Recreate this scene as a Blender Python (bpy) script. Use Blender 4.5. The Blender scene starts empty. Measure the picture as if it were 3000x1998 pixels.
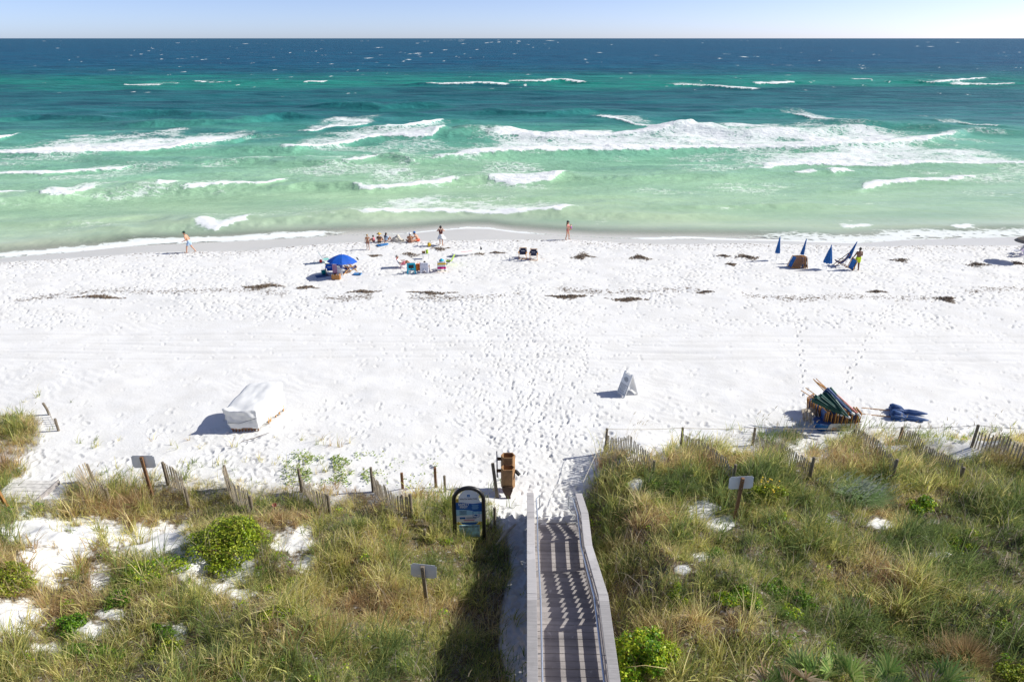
import bpy, bmesh, math, random
import numpy as np
from mathutils import Vector, Matrix, Euler

# ---------------------------------------------------------------- camera, sky, sun, exposure
SC = bpy.context.scene
COL = SC.collection
random.seed(7)
RNG = np.random.default_rng(11)
CAM_H, PITCH, FPX = 16.5, math.radians(23.9), 2000.0
cam_data = bpy.data.cameras.new("camera")
cam_data.lens, cam_data.sensor_width = 24.0, 36.0
cam_data.clip_start, cam_data.clip_end = 0.2, 80000
cam = bpy.data.objects.new("camera", cam_data)
COL.objects.link(cam)
cam.location = (0, 0, CAM_H)
cam.rotation_euler = (math.pi / 2 - PITCH, 0, 0)
SC.camera = cam

SUN_EL = math.radians(36)
SUN_DIR = Vector((math.cos(SUN_EL) * math.cos(math.radians(9)), math.cos(SUN_EL) * math.sin(math.radians(9)), math.sin(SUN_EL)))
world = bpy.data.worlds.new("World")
SC.world = world
world.use_nodes = True
wn = world.node_tree.nodes
sky = wn.new("ShaderNodeTexSky")
sky.sky_type = 'NISHITA'
sky.sun_disc = False
sky.sun_elevation = SUN_EL
sky.sun_rotation = math.atan2(SUN_DIR.x, SUN_DIR.y)
sky.altitude = 0
sky.air_density = 0.36
sky.dust_density = 0.5
sky.ozone_density = 1.6
tint = wn.new("ShaderNodeMix")
tint.data_type, tint.blend_type = 'RGBA', 'MULTIPLY'
tint.inputs[0].default_value = 1.0
tint.inputs[7].default_value = (1.0, 0.925, 0.945, 1)
world.node_tree.links.new(sky.outputs[0], tint.inputs[6])
world.node_tree.links.new(tint.outputs[2], wn["Background"].inputs[0])
wn["Background"].inputs[1].default_value = 0.135
sun_data = bpy.data.lights.new("sun", 'SUN')
sun_data.energy = 3.9
sun_data.angle = math.radians(0.55)
sun_data.color = (0.985, 0.965, 0.89)
sun = bpy.data.objects.new("sun", sun_data)
COL.objects.link(sun)
sun.rotation_euler = SUN_DIR.to_track_quat('Z', 'Y').to_euler()
SC.view_settings.view_transform = 'Standard'
SC.view_settings.look = 'None'
SC.view_settings.exposure = 0.45
SC.view_settings.gamma = 1.0
SC.cycles.max_bounces = 6
SC.cycles.transparent_max_bounces = 8
SC.cycles.use_denoising = True

# ---------------------------------------------------------------- survey helpers: where a sight line meets the ground
CP, SP = math.cos(PITCH), math.sin(PITCH)

def ray(px, py):
    a, b = (px - 1500) / FPX, (999 - py) / FPX
    return a, CP + b * SP, -SP + b * CP

def at(px, py, z=0.0):
    x, y, dz = ray(px, py)
    t = (z - CAM_H) / dz
    return Vector((x * t, y * t, z))

def proj(x, y, z):
    dz = z - CAM_H
    depth = y * CP - dz * SP
    depth = np.maximum(depth, 0.01)
    up = y * SP + dz * CP
    return 1500 + FPX * x / depth, 999 - FPX * up / depth

def smooth(a, b, x):
    t = np.clip((x - a) / (b - a), 0, 1)
    return t * t * (3 - 2 * t)

def _hash(ix, iy, seed):
    h = (ix.astype(np.int64) * 374761393 + iy.astype(np.int64) * 668265263 + seed * 974711) & 0xffffffff
    h = ((h ^ (h >> 13)) * 1274126177) & 0xffffffff
    h = h ^ (h >> 16)
    return (h & 0xffff) / 65535.0

def vnoise(x, y, seed=0):
    x, y = np.asarray(x, float), np.asarray(y, float)
    x0, y0 = np.floor(x), np.floor(y)
    fx, fy = x - x0, y - y0
    fx, fy = fx * fx * (3 - 2 * fx), fy * fy * (3 - 2 * fy)
    a, b = _hash(x0, y0, seed), _hash(x0 + 1, y0, seed)
    c, d = _hash(x0, y0 + 1, seed), _hash(x0 + 1, y0 + 1, seed)
    return (a * (1 - fx) + b * fx) * (1 - fy) + (c * (1 - fx) + d * fx) * fy

def fbm(x, y, seed=0, octv=4):
    s, amp, tot = 0, 1.0, 0
    for i in range(octv):
        s = s + amp * vnoise(x * 2 ** i + 17.3 * i, y * 2 ** i - 9.1 * i, seed + i)
        tot += amp
        amp *= 0.5
    return s / tot

def inpoly(px, py, poly):
    res = np.zeros(np.shape(px), bool)
    n = len(poly)
    for i in range(n):
        x1, y1 = poly[i]
        x2, y2 = poly[(i + 1) % n]
        if y1 == y2:
            continue
        c = ((y1 > py) != (y2 > py)) & (px < (x2 - x1) * (py - y1) / (y2 - y1) + x1)
        res ^= c
    return res

# ---------------------------------------------------------------- materials
def new_mat(name):
    m = bpy.data.materials.new(name)
    m.use_nodes = True
    return m, m.node_tree.nodes, m.node_tree.links, m.node_tree.nodes["Principled BSDF"]

def pm(name, col, rough=0.6, var=0.15, scale=6.0, bump=0.0, metal=0.0, stretch=(1, 1, 1), trans=0.0):
    m, n, l, b = new_mat(name)
    tc = n.new("ShaderNodeTexCoord")
    mp = n.new("ShaderNodeMapping")
    mp.inputs["Scale"].default_value = stretch
    nz = n.new("ShaderNodeTexNoise")
    nz.inputs["Scale"].default_value = scale
    nz.inputs["Detail"].default_value = 6
    l.new(tc.outputs["Object"], mp.inputs[0])
    l.new(mp.outputs[0], nz.inputs["Vector"])
    mx = n.new("ShaderNodeMix")
    mx.data_type = 'RGBA'
    rm = n.new("ShaderNodeMapRange")
    rm.inputs[1].default_value, rm.inputs[2].default_value = 0.3, 0.7
    l.new(nz.outputs[0], rm.inputs[0])
    l.new(rm.outputs[0], mx.inputs[0])
    mx.inputs[6].default_value = (*[max(0, c * (1 - var)) for c in col], 1)
    mx.inputs[7].default_value = (*[min(1, c * (1 + var)) for c in col], 1)
    l.new(mx.outputs[2], b.inputs["Base Color"])
    b.inputs["Roughness"].default_value = rough
    b.inputs["Metallic"].default_value = metal
    if bump:
        bp = n.new("ShaderNodeBump")
        bp.inputs["Strength"].default_value = bump
        bp.inputs["Distance"].default_value = 0.02
        l.new(nz.outputs[0], bp.inputs["Height"])
        l.new(bp.outputs[0], b.inputs["Normal"])
    if trans:
        out = n["Material Output"]
        tr = n.new("ShaderNodeBsdfTranslucent")
        l.new(mx.outputs[2], tr.inputs[0])
        ms = n.new("ShaderNodeMixShader")
        ms.inputs[0].default_value = trans
        l.new(b.outputs[0], ms.inputs[1])
        l.new(tr.outputs[0], ms.inputs[2])
        l.new(ms.outputs[0], out.inputs[0])
    return m

def attr_mat(name, attr="tint", rough=0.55, trans=0.3, spec=0.3):
    """surface whose own colour differs from leaf to leaf (stored per vertex)"""
    m, n, l, b = new_mat(name)
    a = n.new("ShaderNodeAttribute")
    a.attribute_name = attr
    l.new(a.outputs["Color"], b.inputs["Base Color"])
    b.inputs["Roughness"].default_value = rough
    b.inputs["Specular IOR Level"].default_value = spec
    if trans:
        out = n["Material Output"]
        tr = n.new("ShaderNodeBsdfTranslucent")
        l.new(a.outputs["Color"], tr.inputs[0])
        ms = n.new("ShaderNodeMixShader")
        ms.inputs[0].default_value = trans
        l.new(b.outputs[0], ms.inputs[1])
        l.new(tr.outputs[0], ms.inputs[2])
        l.new(ms.outputs[0], out.inputs[0])
    return m

# ---------------------------------------------------------------- mesh helpers
def np_mesh(name, V, loops, sizes, mat, colors=None, attrs=None, smooth_shade=False):
    me = bpy.data.meshes.new(name)
    me.vertices.add(len(V))
    me.vertices.foreach_set("co", np.ascontiguousarray(V, np.float32).ravel())
    me.loops.add(len(loops))
    me.loops.foreach_set("vertex_index", np.ascontiguousarray(loops, np.int32))
    me.polygons.add(len(sizes))
    st = np.concatenate([[0], np.cumsum(sizes)[:-1]]).astype(np.int32)
    me.polygons.foreach_set("loop_start", st)
    if colors is not None:
        ca = me.color_attributes.new("tint", 'FLOAT_COLOR', 'POINT')
        c4 = np.ones((len(V), 4), np.float32)
        c4[:, :3] = colors
        ca.data.foreach_set("color", c4.ravel())
    for k, v in (attrs or {}).items():
        a = me.attributes.new(k, 'FLOAT', 'POINT')
        a.data.foreach_set("value", np.ascontiguousarray(v, np.float32).ravel())
    me.update(calc_edges=True)
    if smooth_shade:
        me.polygons.foreach_set("use_smooth", np.ones(len(sizes), bool))
    me.materials.append(mat)
    o = bpy.data.objects.new(name, me)
    COL.objects.link(o)
    return o

def grid_faces(R, Cn):
    i = np.arange(R - 1)[:, None] * Cn + np.arange(Cn - 1)[None, :]
    f = np.stack([i, i + 1, i + 1 + Cn, i + Cn], -1).reshape(-1, 4)
    return f

def tag(o, label=None, cat=None, group=None, kind=None):
    if label: o["label"] = label
    if cat: o["category"] = cat
    if group: o["group"] = group
    if kind: o["kind"] = kind
    return o

def thing(name, label, cat, loc=(0, 0, 0), rz=0.0, group=None, rot=None):
    o = bpy.data.objects.new(name, None)
    o.empty_display_size = 0.2
    COL.objects.link(o)
    o.location = loc
    o.rotation_euler = rot if rot else (0, 0, rz)
    return tag(o, label, cat, group)

def copy_tree(o, parent=None):
    c = o.copy()
    COL.objects.link(c)
    c.parent = parent
    for ch in list(o.children):
        copy_tree(ch, c)
    return c

class MB:
    """collects shapes that are linked as ONE mesh object"""
    def __init__(s):
        s.v, s.f = [], []
    def add(s, vs, fs, M=None):
        k = len(s.v)
        s.v += [tuple(M @ Vector(p)) if M else tuple(p) for p in vs]
        s.f += [tuple(i + k for i in f) for f in fs]
        return s
    def box(s, c, d, rot=(0, 0, 0), bev=0.0):
        x, y, z = d[0] / 2, d[1] / 2, d[2] / 2
        M = Matrix.Translation(c) @ Euler(rot).to_matrix().to_4x4()
        if bev <= 0:
            vs = [(-x, -y, -z), (x, -y, -z), (x, y, -z), (-x, y, -z), (-x, -y, z), (x, -y, z), (x, y, z), (-x, y, z)]
            return s.add(vs, [(0, 3, 2, 1), (4, 5, 6, 7), (0, 1, 5, 4), (1, 2, 6, 5), (2, 3, 7, 6), (3, 0, 4, 7)], M)
        b = min(bev, x * .9, y * .9, z * .9)
        bm = bmesh.new()
        bmesh.ops.create_cube(bm, size=1)
        bmesh.ops.scale(bm, vec=(2 * x, 2 * y, 2 * z), verts=bm.verts)
        bmesh.ops.bevel(bm, geom=list(bm.edges), offset=b, segments=2, affect='EDGES', profile=0.6)
        return s.frombm(bm, M)
    def frombm(s, bm, M=None):
        bm.verts.index_update()
        s.add([v.co for v in bm.verts], [[v.index for v in f.verts] for f in bm.faces], M)
        bm.free()
        return s
    def bar(s, a, b, w, h, up=(0, 0, 1), bev=0.0):
        a, b = Vector(a), Vector(b)
        d = b - a
        L = d.length
        zx = d.normalized()
        u = Vector(up)
        if abs(zx.dot(u)) > 0.98:
            u = Vector((0, 1, 0))
        sx = zx.cross(u).normalized()
        uz = sx.cross(zx).normalized()
        M = Matrix((sx, zx, uz)).transposed().to_4x4()
        M.translation = (a + b) / 2
        t = MB().box((0, 0, 0), (w, L, h), bev=bev)
        return s.add(t.v, t.f, M)
    def tube(s, pts, r, n=8, cap=True):
        pts = [Vector(p) for p in pts]
        rs = r if isinstance(r, (list, tuple)) else [r] * len(pts)
        k = len(s.v)
        prev = None
        for i, p in enumerate(pts):
            d = (pts[min(i + 1, len(pts) - 1)] - pts[max(i - 1, 0)]).normalized()
            if prev is None:
                u = Vector((0, 0, 1)) if abs(d.z) < 0.9 else Vector((1, 0, 0))
                prev = (u - d * u.dot(d)).normalized()
            prev = (prev - d * prev.dot(d)).normalized()
            q = d.cross(prev)
            for j in range(n):
                t = 2 * math.pi * j / n
                s.v.append(tuple(p + (prev * math.cos(t) + q * math.sin(t)) * rs[i]))
        for i in range(len(pts) - 1):
            for j in range(n):
                a, b = k + i * n + j, k + i * n + (j + 1) % n
                s.f.append((a, b, b + n, a + n))
        if cap:
            s.f.append(tuple(k + j for j in reversed(range(n))))
            s.f.append(tuple(k + (len(pts) - 1) * n + j for j in range(n)))
        return s
    def lathe(s, prof, n=20, c=(0, 0, 0), M=None, mod=None):
        k = len(s.v)
        T = M if M else Matrix.Translation(c)
        for (r, z) in prof:
            for j in range(n):
                t = 2 * math.pi * j / n
                rr = r * (mod(j, z) if mod else 1)
                s.v.append(tuple(T @ Vector((rr * math.cos(t), rr * math.sin(t), z))))
        for i in range(len(prof) - 1):
            for j in range(n):
                a, b = k + i * n + j, k + i * n + (j + 1) % n
                s.f.append((a, b, b + n, a + n))
        s.f.append(tuple(k + j for j in reversed(range(n))))
        s.f.append(tuple(k + (len(prof) - 1) * n + j for j in range(n)))
        return s
    def sphere(s, c, r, sc=(1, 1, 1), seg=12, rings=8):
        bm = bmesh.new()
        bmesh.ops.create_uvsphere(bm, u_segments=seg, v_segments=rings, radius=r)
        return s.frombm(bm, Matrix.Translation(c) @ Matrix.Diagonal((*sc, 1)))
    def caps(s, a, ra, b, rb, n=12):
        """tapered limb piece: two balls and the cone between them"""
        a, b = Vector(a), Vector(b)
        s.sphere(a, ra, seg=n, rings=8)
        if (b - a).length > 1e-4:
            s.sphere(b, rb, seg=n, rings=8)
            s.tube([a, b], [ra, rb], n)
        return s
    def prism(s, pts, th, M=None):
        """outline in XY, thickness th along Z (centred)"""
        n = len(pts)
        vs = [(x, y, -th / 2) for x, y in pts] + [(x, y, th / 2) for x, y in pts]
        fs = [tuple(reversed(range(n))), tuple(range(n, 2 * n))] + [(i, (i + 1) % n, (i + 1) % n + n, i + n) for i in range(n)]
        return s.add(vs, fs, M)
    def strip(s, path, w, th, waxis=(1, 0, 0)):
        """cloth band: path of points, width along waxis, thickness th"""
        P = [Vector(p) for p in path]
        W = Vector(waxis) * (w / 2)
        k = len(s.v)
        for i, p in enumerate(P):
            d = (P[min(i + 1, len(P) - 1)] - P[max(i - 1, 0)]).normalized()
            nn = d.cross(Vector(waxis)).normalized() * (th / 2)
            for q in (p - W - nn, p + W - nn, p + W + nn, p - W + nn):
                s.v.append(tuple(q))
        for i in range(len(P) - 1):
            for j in range(4):
                a, b = k + i * 4 + j, k + i * 4 + (j + 1) % 4
                s.f.append((a, b, b + 4, a + 4))
        s.f.append((k + 3, k + 2, k + 1, k))
        e = k + (len(P) - 1) * 4
        s.f.append((e, e + 1, e + 2, e + 3))
        return s
    def build(s, name, mat, parent=None, sm=False, fix=True, loc=None):
        me = bpy.data.meshes.new(name)
        me.from_pydata(s.v, [], s.f)
        me.validate()
        if fix:
            bm = bmesh.new()
            bm.from_mesh(me)
            bmesh.ops.recalc_face_normals(bm, faces=bm.faces)
            bm.to_mesh(me)
            bm.free()
        if sm:
            me.polygons.foreach_set("use_smooth", [True] * len(me.polygons))
        me.materials.append(mat)
        o = bpy.data.objects.new(name, me)
        COL.objects.link(o)
        if parent: o.parent = parent
        if loc: o.location = loc
        return o

def remesh(o, voxel, iters=3):
    """fuses the overlapping pieces of a mesh into one continuous skin"""
    md = o.modifiers.new("fuse", 'REMESH')
    md.mode = 'VOXEL'
    md.voxel_size = voxel
    ms = o.modifiers.new("soften", 'SMOOTH')
    ms.factor, ms.iterations = 0.5, iters
    dg = bpy.context.evaluated_depsgraph_get()
    me = bpy.data.meshes.new_from_object(o.evaluated_get(dg))
    mat = o.data.materials[0]
    old = o.data
    o.modifiers.clear()
    o.data = me
    me.name = o.name
    bpy.data.meshes.remove(old)
    if not me.materials:
        me.materials.append(mat)
    me.polygons.foreach_set("use_smooth", [True] * len(me.polygons))
    return o
# ---------------------------------------------------------------- shoreline (world curves)
SEA_Z = -0.28
def curve_of(pts, z):
    w = [at(x, y, z) for x, y in pts]
    xs, ys = [p.x for p in w], [p.y for p in w]
    xs = [xs[0] - 400] + xs + [xs[-1] + 400]
    ys = [ys[0] - 3] + ys + [ys[-1] - 3]
    return np.array(xs), np.array(ys)
EDGE = curve_of([(-200, 772), (0, 757), (188, 742), (380, 722), (540, 716), (700, 707), (836, 700), (1000, 692), (1120, 688), (1194, 685), (1285, 676), (1367, 670), (1433, 671),
                 (1510, 682), (1652, 692), (1764, 699), (1917, 702), (2100, 703), (2300, 707), (2510, 714), (2650, 704), (2800, 700), (3000, 694), (3200, 690)], SEA_Z)
DRY = curve_of([(-200, 790), (0, 772), (255, 757), (408, 744), (535, 741), (713, 738), (815, 728), (943, 718), (1065, 712), (1127, 712), (1306, 708), (1459, 706), (1652, 705),
                (1764, 710), (1815, 715), (1968, 719), (2200, 716), (2400, 721), (2550, 726), (2700, 722), (3000, 722), (3200, 722)], -0.05)
def y_edge(x): return np.interp(x, *EDGE)
def y_dry(x): return np.maximum(np.interp(x, *DRY), 0) * 1.0

def walk_x(y): return 1.41 + (y - 13.4) * 0.0225      # centre line of the boardwalk, drifting slightly seaward-right

# sandy openings in the dune plants: (px, py, rx, ry) as read off the survey picture
SAND_SPOTS = [(70, 1560, 95, 48), (200, 1575, 120, 60), (150, 1650, 80, 50), (330, 1560, 45, 30), (480, 1590, 120, 52), (560, 1660, 50, 45), (130, 1690, 60, 30),
              (858, 1585, 55, 38), (892, 1640, 42, 34), (690, 1670, 55, 70), (660, 1725, 45, 24), (40, 1800, 85, 40), (40, 1850, 60, 22),
              (250, 1845, 90, 22), (150, 1900, 60, 16), (330, 1800, 40, 14), (500, 1850, 40, 22), (290, 1690, 30, 45),
              (2060, 1500, 52, 36), (2110, 1530, 42, 26), (2050, 1632, 24, 12), (2000, 1668, 20, 12), (2440, 1525, 22, 18), (2585, 1533, 42, 13), (2740, 1532, 22, 9), (2190, 1315, 55, 30), (2385, 1300, 65, 55), (2330, 1330, 40, 40), (2570, 1310, 70, 22), (2820, 1322, 60, 24), (1860, 1415, 26, 20), (2760, 1625, 28, 10)]
VEG_L = [(-400, 1440), (0, 1430), (90, 1445), (180, 1430), (215, 1400), (330, 1392), (420, 1392), (520, 1398), (700, 1412), (900, 1422), (1000, 1427), (1150, 1436), (1300, 1436),
         (1400, 1440), (1440, 1478), (1484, 1540), (1500, 1640), (1486, 1700), (1468, 1770), (1460, 1860), (1494, 1998), (1510, 2300), (-900, 2300), (-900, 1440)]
VEG_R = [(1712, 1520), (1700, 1475), (1730, 1410), (1765, 1350), (1810, 1335), (1900, 1340), (1980, 1318), (2060, 1310), (2180, 1312), (2250, 1292), (2330, 1262), (2420, 1272),
         (2520, 1290), (2620, 1290), (2720, 1302), (2830, 1306), (2920, 1300), (3000, 1290), (3400, 1290), (4200, 2300), (1990, 2300), (1900, 2100), (1820, 1960), (1775, 1840), (1750, 1660), (1722, 1570)]
VEG_A = [(-300, 1180), (0, 1180), (60, 1182), (112, 1215), (122, 1262), (60, 1292), (-300, 1300)]
VEG_B = [(-300, 1315), (0, 1318), (46, 1340), (74, 1392), (64, 1432), (-300, 1440)]

def sand_hole(px, py):
    s = np.zeros(np.shape(px))
    nz = vnoise(px / 34, py / 20, 5) * .75 + vnoise(px / 12, py / 7, 6) * .6 + vnoise(px / 5, py / 3.4, 7) * .35
    for cx, cy, rx, ry in SAND_SPOTS:
        d = ((px - cx) / rx) ** 2 + ((py - cy) / ry) ** 2
        s = np.maximum(s, smooth(1.2, 0.5, d * np.where(px < 1000, .72, 1.0) + (nz - .85) * 1.7))
    return s

def veg_density(px, py):
    nz = (vnoise(px / 40, py / 22, 3) - .5) * 26
    nz = nz + (vnoise(px / 15, py / 9, 4) - .5) * 22
    d = np.zeros(np.shape(px))
    for poly in (VEG_L, VEG_R, VEG_A, VEG_B):
        q = sum(inpoly(px, py + nz - o_ + (16 if poly is VEG_R else 0), poly).astype(float) for o_ in (-6, 8, 22, 38, 54)) / 5
        d = np.maximum(d, q)
    d = d ** 1.3
    return d * (1 - sand_hole(px, py)) * (1 - ((px > 22) & (px < 195) & (py > 1398) & (py < 1462)))

def height0(x, y):
    """ground before footprints"""
    x, y = np.asarray(x, float), np.asarray(y, float)
    wob = (fbm(x / 6, y * 0 + 3.3, 21, 2) - .5) * 2.5
    e = np.where(x < 2, 22.6, 25.4) + wob
    e = 22.6 + (25.6 - 22.6) * smooth(0.5, 5, x) + wob
    s = e - y
    dune = 1.25 * smooth(-0.5, 5, s) + 1.1 * smooth(4, 13, s) - .35 * smooth(13, 19, s)
    right = smooth(2.6, 6, x)
    dune = dune + right * 0.55 * np.exp(-((s - 2.0) / 2.2) ** 2)
    inside = smooth(-0.6, 3.5, s)
    bump = (fbm(x / 3.2, y / 2.6, 31, 4) - .5) * 1.35 + (fbm(x / 1.1, y / 0.9, 41, 3) - .5) * .62
    dune = dune + bump * inside
    # trough along the boardwalk
    cx = walk_x(y)
    prof = 0.05 + 0.55 * smooth(19.5, 16, y) + 0.55 * smooth(15.5, 12, y)
    wl = smooth(-1.25 - .5 * smooth(20, 23, y), -5.6 + .8 * smooth(20, 23, y), x - cx + (fbm(x / 1.2, y / 1.2, 37, 3) - .5) * 1.6)
    wr = smooth(0.7, 3.4, x - cx)
    wgt = np.maximum(wl, wr)
    dune = np.where(y < 26, dune * wgt + prof * smooth(23.5, 20, y) * (1 - wgt), dune)
    # beach
    ye, yd = y_edge(x), y_dry(x)
    t = (y - yd) / np.maximum(ye - yd, 0.5)
    beach = np.where(t < 0, 0.0, np.where(t < 1, SEA_Z * np.clip(t, 0, 1) ** 0.8, SEA_Z - (y - ye) * 0.075))
    und = (fbm(x / 7, y / 4, 51, 3) - .5) * 0.22 * smooth(0, 4, yd - y)
    und += (fbm(x / 1.7, y / 1.1, 55, 3) - .5) * 0.10 * smooth(0, 3, yd - y) * (1 - .65 * smooth(33, 35, y) * smooth(44, 41, y))
    berm = 0.10 * np.exp(-((y - yd + 1.2) / 1.2) ** 2)
    return np.maximum(dune, 0) * (y < 32) + beach + und + berm

def Hs(x, y):
    return float(height0(np.array([x]), np.array([y]))[0])

def atH(px, py, dz=0.0):
    z = 0.0
    for _ in range(25):
        p = at(px, py, z + dz)
        z = z * .4 + .6 * Hs(p.x, p.y)
    p = at(px, py, z + dz)
    p.z = Hs(p.x, p.y)
    return p

# ---------------------------------------------------------------- the ground sheet
ys = np.concatenate([np.linspace(-150, 6.5, 24), np.arange(6.6, 28, 0.055), np.arange(28, 66, 0.088), np.linspace(66.2, 130, 40)])
flank = np.array([1.04, 1.1, 1.2, 1.4, 1.8, 2.6, 4, 7, 12])
us = np.concatenate([-flank[::-1], np.linspace(-1, 1, 1000), flank])
hw = np.maximum(15.0, ys * 0.80 + 5.0)
GX = hw[:, None] * us[None, :]
GY = np.repeat(ys[:, None], len(us), 1)
GZ = height0(GX, GY)
GPX, GPY = proj(GX, GY, GZ)

def stamp(fx, fy, ang, l, w, d, rim=0.35):
    r0, r1 = np.searchsorted(ys, fy - l * 2.2), np.searchsorted(ys, fy + l * 2.2)
    if r1 <= r0: return
    h = np.interp(fy, ys, hw)
    c0, c1 = np.searchsorted(us, (fx - l * 2.4) / h), np.searchsorted(us, (fx + l * 2.4) / h)
    if c1 <= c0: return
    dx, dy = GX[r0:r1, c0:c1] - fx, GY[r0:r1, c0:c1] - fy
    a = dx * math.cos(ang) + dy * math.sin(ang)
    b = -dx * math.sin(ang) + dy * math.cos(ang)
    q = (a / l) ** 2 + (b / w) ** 2
    GZ[r0:r1, c0:c1] += -d * np.exp(-q * q) + rim * d * np.exp(-((np.sqrt(q) - 1.35) / .35) ** 2)

def scatter(n, x0, x1, y0, y1, mask=None, seed=1):
    g = np.random.default_rng(seed)
    x, y = g.uniform(x0, x1, n), g.uniform(y0, y1, n)
    k = np.abs(x) < y * .8 + 6
    if mask is not None:
        k &= g.uniform(0, 1, n) < mask(x, y)
    return x[k], y[k]

g_ = np.random.default_rng(5)
# trampled strip by the water
for x, y in zip(*scatter(13500, -50, 50, 39, 60, lambda x, y: smooth(37.5, 45, y + (vnoise(x / 5, y / 4, 8) - .5) * 9) * smooth(-0.4, 0.8, y_dry(x) - y) * (.25 + .85 * smooth(.25, .7, vnoise(x / 3.4, y / 2.2, 9))), 2)):
    stamp(x, y, g_.uniform(0, 6.3), g_.uniform(.09, .17), g_.uniform(.065, .105), g_.uniform(.025, .085), .15)
# fan of tracks from the foot of the steps out over the beach
def fan(x, y):
    c = 1.9 - (y - 20.5) * .10
    wdt = 1.1 + (y - 20.5) * 0.17
    return np.exp(-((x - c) / wdt) ** 2) * smooth(20, 21, y) * (1 - .45 * smooth(27, 40, y))
for x, y in zip(*scatter(9000, -14, 14, 20, 44, fan, 3)):
    stamp(x, y, g_.normal(1.6, .5), g_.uniform(.11, .16), g_.uniform(.055, .085), g_.uniform(.02, .06), .22)
# loose prints near the dune and around the covered stack
for x, y in zip(*scatter(5200, -22, 26, 21, 33, lambda x, y: (.25 + .6 * smooth(.45, .8, vnoise(x / 4, y / 2.5, 12))) * smooth(31, 27, y), 4)):
    stamp(x, y, g_.uniform(0, 6.3), g_.uniform(.12, .2), g_.uniform(.07, .13), g_.uniform(.015, .05))
for x, y in zip(*scatter(700, -32, 34, 31, 42, None, 6)):
    stamp(x, y, g_.uniform(0, 6.3), g_.uniform(.13, .18), .08, g_.uniform(.01, .03))
for x, y in zip(*scatter(2600, -1.6, 1.2, 9.5, 21, None, 14)):
    stamp(x, y, g_.uniform(0, 6.3), g_.uniform(.10, .2), g_.uniform(.06, .12), g_.uniform(.01, .05))
def track(pts, n, seed, d=.06):
    g = np.random.default_rng(seed)
    P = [at(a, b) for a, b in pts]
    for i in range(len(P) - 1):
        k = max(1, int((P[i + 1] - P[i]).length / .62))
        for j in range(k):
            p = P[i].lerp(P[i + 1], j / k)
            dv = (P[i + 1] - P[i]).normalized()
            sgn = .11 if j % 2 else -.11
            stamp(p.x - dv.y * sgn + g.normal(0, .03), p.y + dv.x * sgn, math.atan2(dv.y, dv.x), .16, .075, d)
track([(2318, 905), (2335, 960), (2345, 1040), (2356, 1120), (2362, 1200)], 0, 1, .075)
track([(2690, 830), (2590, 920), (2530, 1010), (2490, 1090), (2480, 1150)], 0, 2, .075)
track([(2310, 880), (2420, 925), (2700, 960), (2990, 985)], 0, 3, .04)
track([(2640, 900), (2800, 950), (3000, 1010)], 0, 4, .04)
track([(1500, 840), (1640, 920), (1720, 1000), (1700, 1100), (1650, 1250)], 0, 5, .05)
track([(400, 880), (700, 890), (1000, 960), (1250, 1100), (1500, 1350)], 0, 6, .03)
# faint wheel ruts of the beach buggy
for off in (0, 1.5):
    for ypx, amp in ((1003, .02), (1030, .016), (1052, .022)):
        c = at(1500, ypx).y + off * .6
        line = c + (fbm(GX / 14, GX * 0 + ypx, 71, 2) - .5) * 1.2
        amp *= 1.8
        GZ += -amp * np.exp(-((GY - line) / .13) ** 2) + amp * .5 * np.exp(-((np.abs(GY - line) - .3) / .12) ** 2)
# wind ripples on the smooth part
rip = np.sin((GY * 1.0 + GX * .35 + (fbm(GX / 2, GY / 2, 81, 3) - .5) * 2.2) * 2 * math.pi / .55)
GZ += rip * .006 * smooth(21, 26, GY) * smooth(45, 38, GY) * smooth(.3, .7, vnoise(GX / 6, GY / 4, 83))

dens = veg_density(GPX, GPY)
inveg = dens * (GY < 28.5) * (GY > 2)
wet = smooth(-0.3, 0.25, (GY - y_dry(GX)) + (fbm(GX / 2.5, GY / 1.2, 91, 3) - .5) * .9)
debris = np.zeros_like(GX)

sand, n, l, b = new_mat("sand")
def attr_node(n, name):
    a = n.new("ShaderNodeAttribute"); a.attribute_name = name; return a.outputs["Fac"]
def mixc(n, l, fac, a, bb):
    m = n.new("ShaderNodeMix"); m.data_type = 'RGBA'
    for i, v in ((0, fac), (6, a), (7, bb)):
        if hasattr(v, "is_linked"): l.new(v, m.inputs[i])
        else: m.inputs[i].default_value = v if i == 0 else (*v, 1)
    return m.outputs[2]
def noise(n, l, vec, scale, detail=4, rough=.55, dist=0):
    t = n.new("ShaderNodeTexNoise")
    t.inputs["Scale"].default_value, t.inputs["Detail"].default_value, t.inputs["Roughness"].default_value = scale, detail, rough
    t.inputs["Distortion"].default_value = dist
    l.new(vec, t.inputs["Vector"]); return t.outputs["Fac"]
def rng(n, l, v, a, bb, c=0.0, d=1.0, sm=True):
    r = n.new("ShaderNodeMapRange")
    if sm: r.interpolation_type = 'SMOOTHSTEP'
    l.new(v, r.inputs[0])
    for i, q in ((1, a), (2, bb), (3, c), (4, d)): r.inputs[i].default_value = q
    return r.outputs[0]
def math_(n, l, op, a, bb=None, clamp=False):
    m = n.new("ShaderNodeMath"); m.operation = op; m.use_clamp = clamp
    for i, v in ((0, a), (1, bb)):
        if v is None: continue
        if hasattr(v, "is_linked"): l.new(v, m.inputs[i])
        else: m.inputs[i].default_value = v
    return m.outputs[0]
geo = n.new("ShaderNodeNewGeometry")
pos = geo.outputs["Position"]
n1 = noise(n, l, pos, 0.7, 5)
n2 = noise(n, l, pos, 9, 5)
n3 = noise(n, l, pos, 45, 2)
c0 = mixc(n, l, rng(n, l, n1, .3, .7), (.78, .765, .735), (.84, .83, .81))
c1 = mixc(n, l, rng(n, l, n2, .62, .8, 0, .30), c0, (.55, .52, .47))
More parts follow.
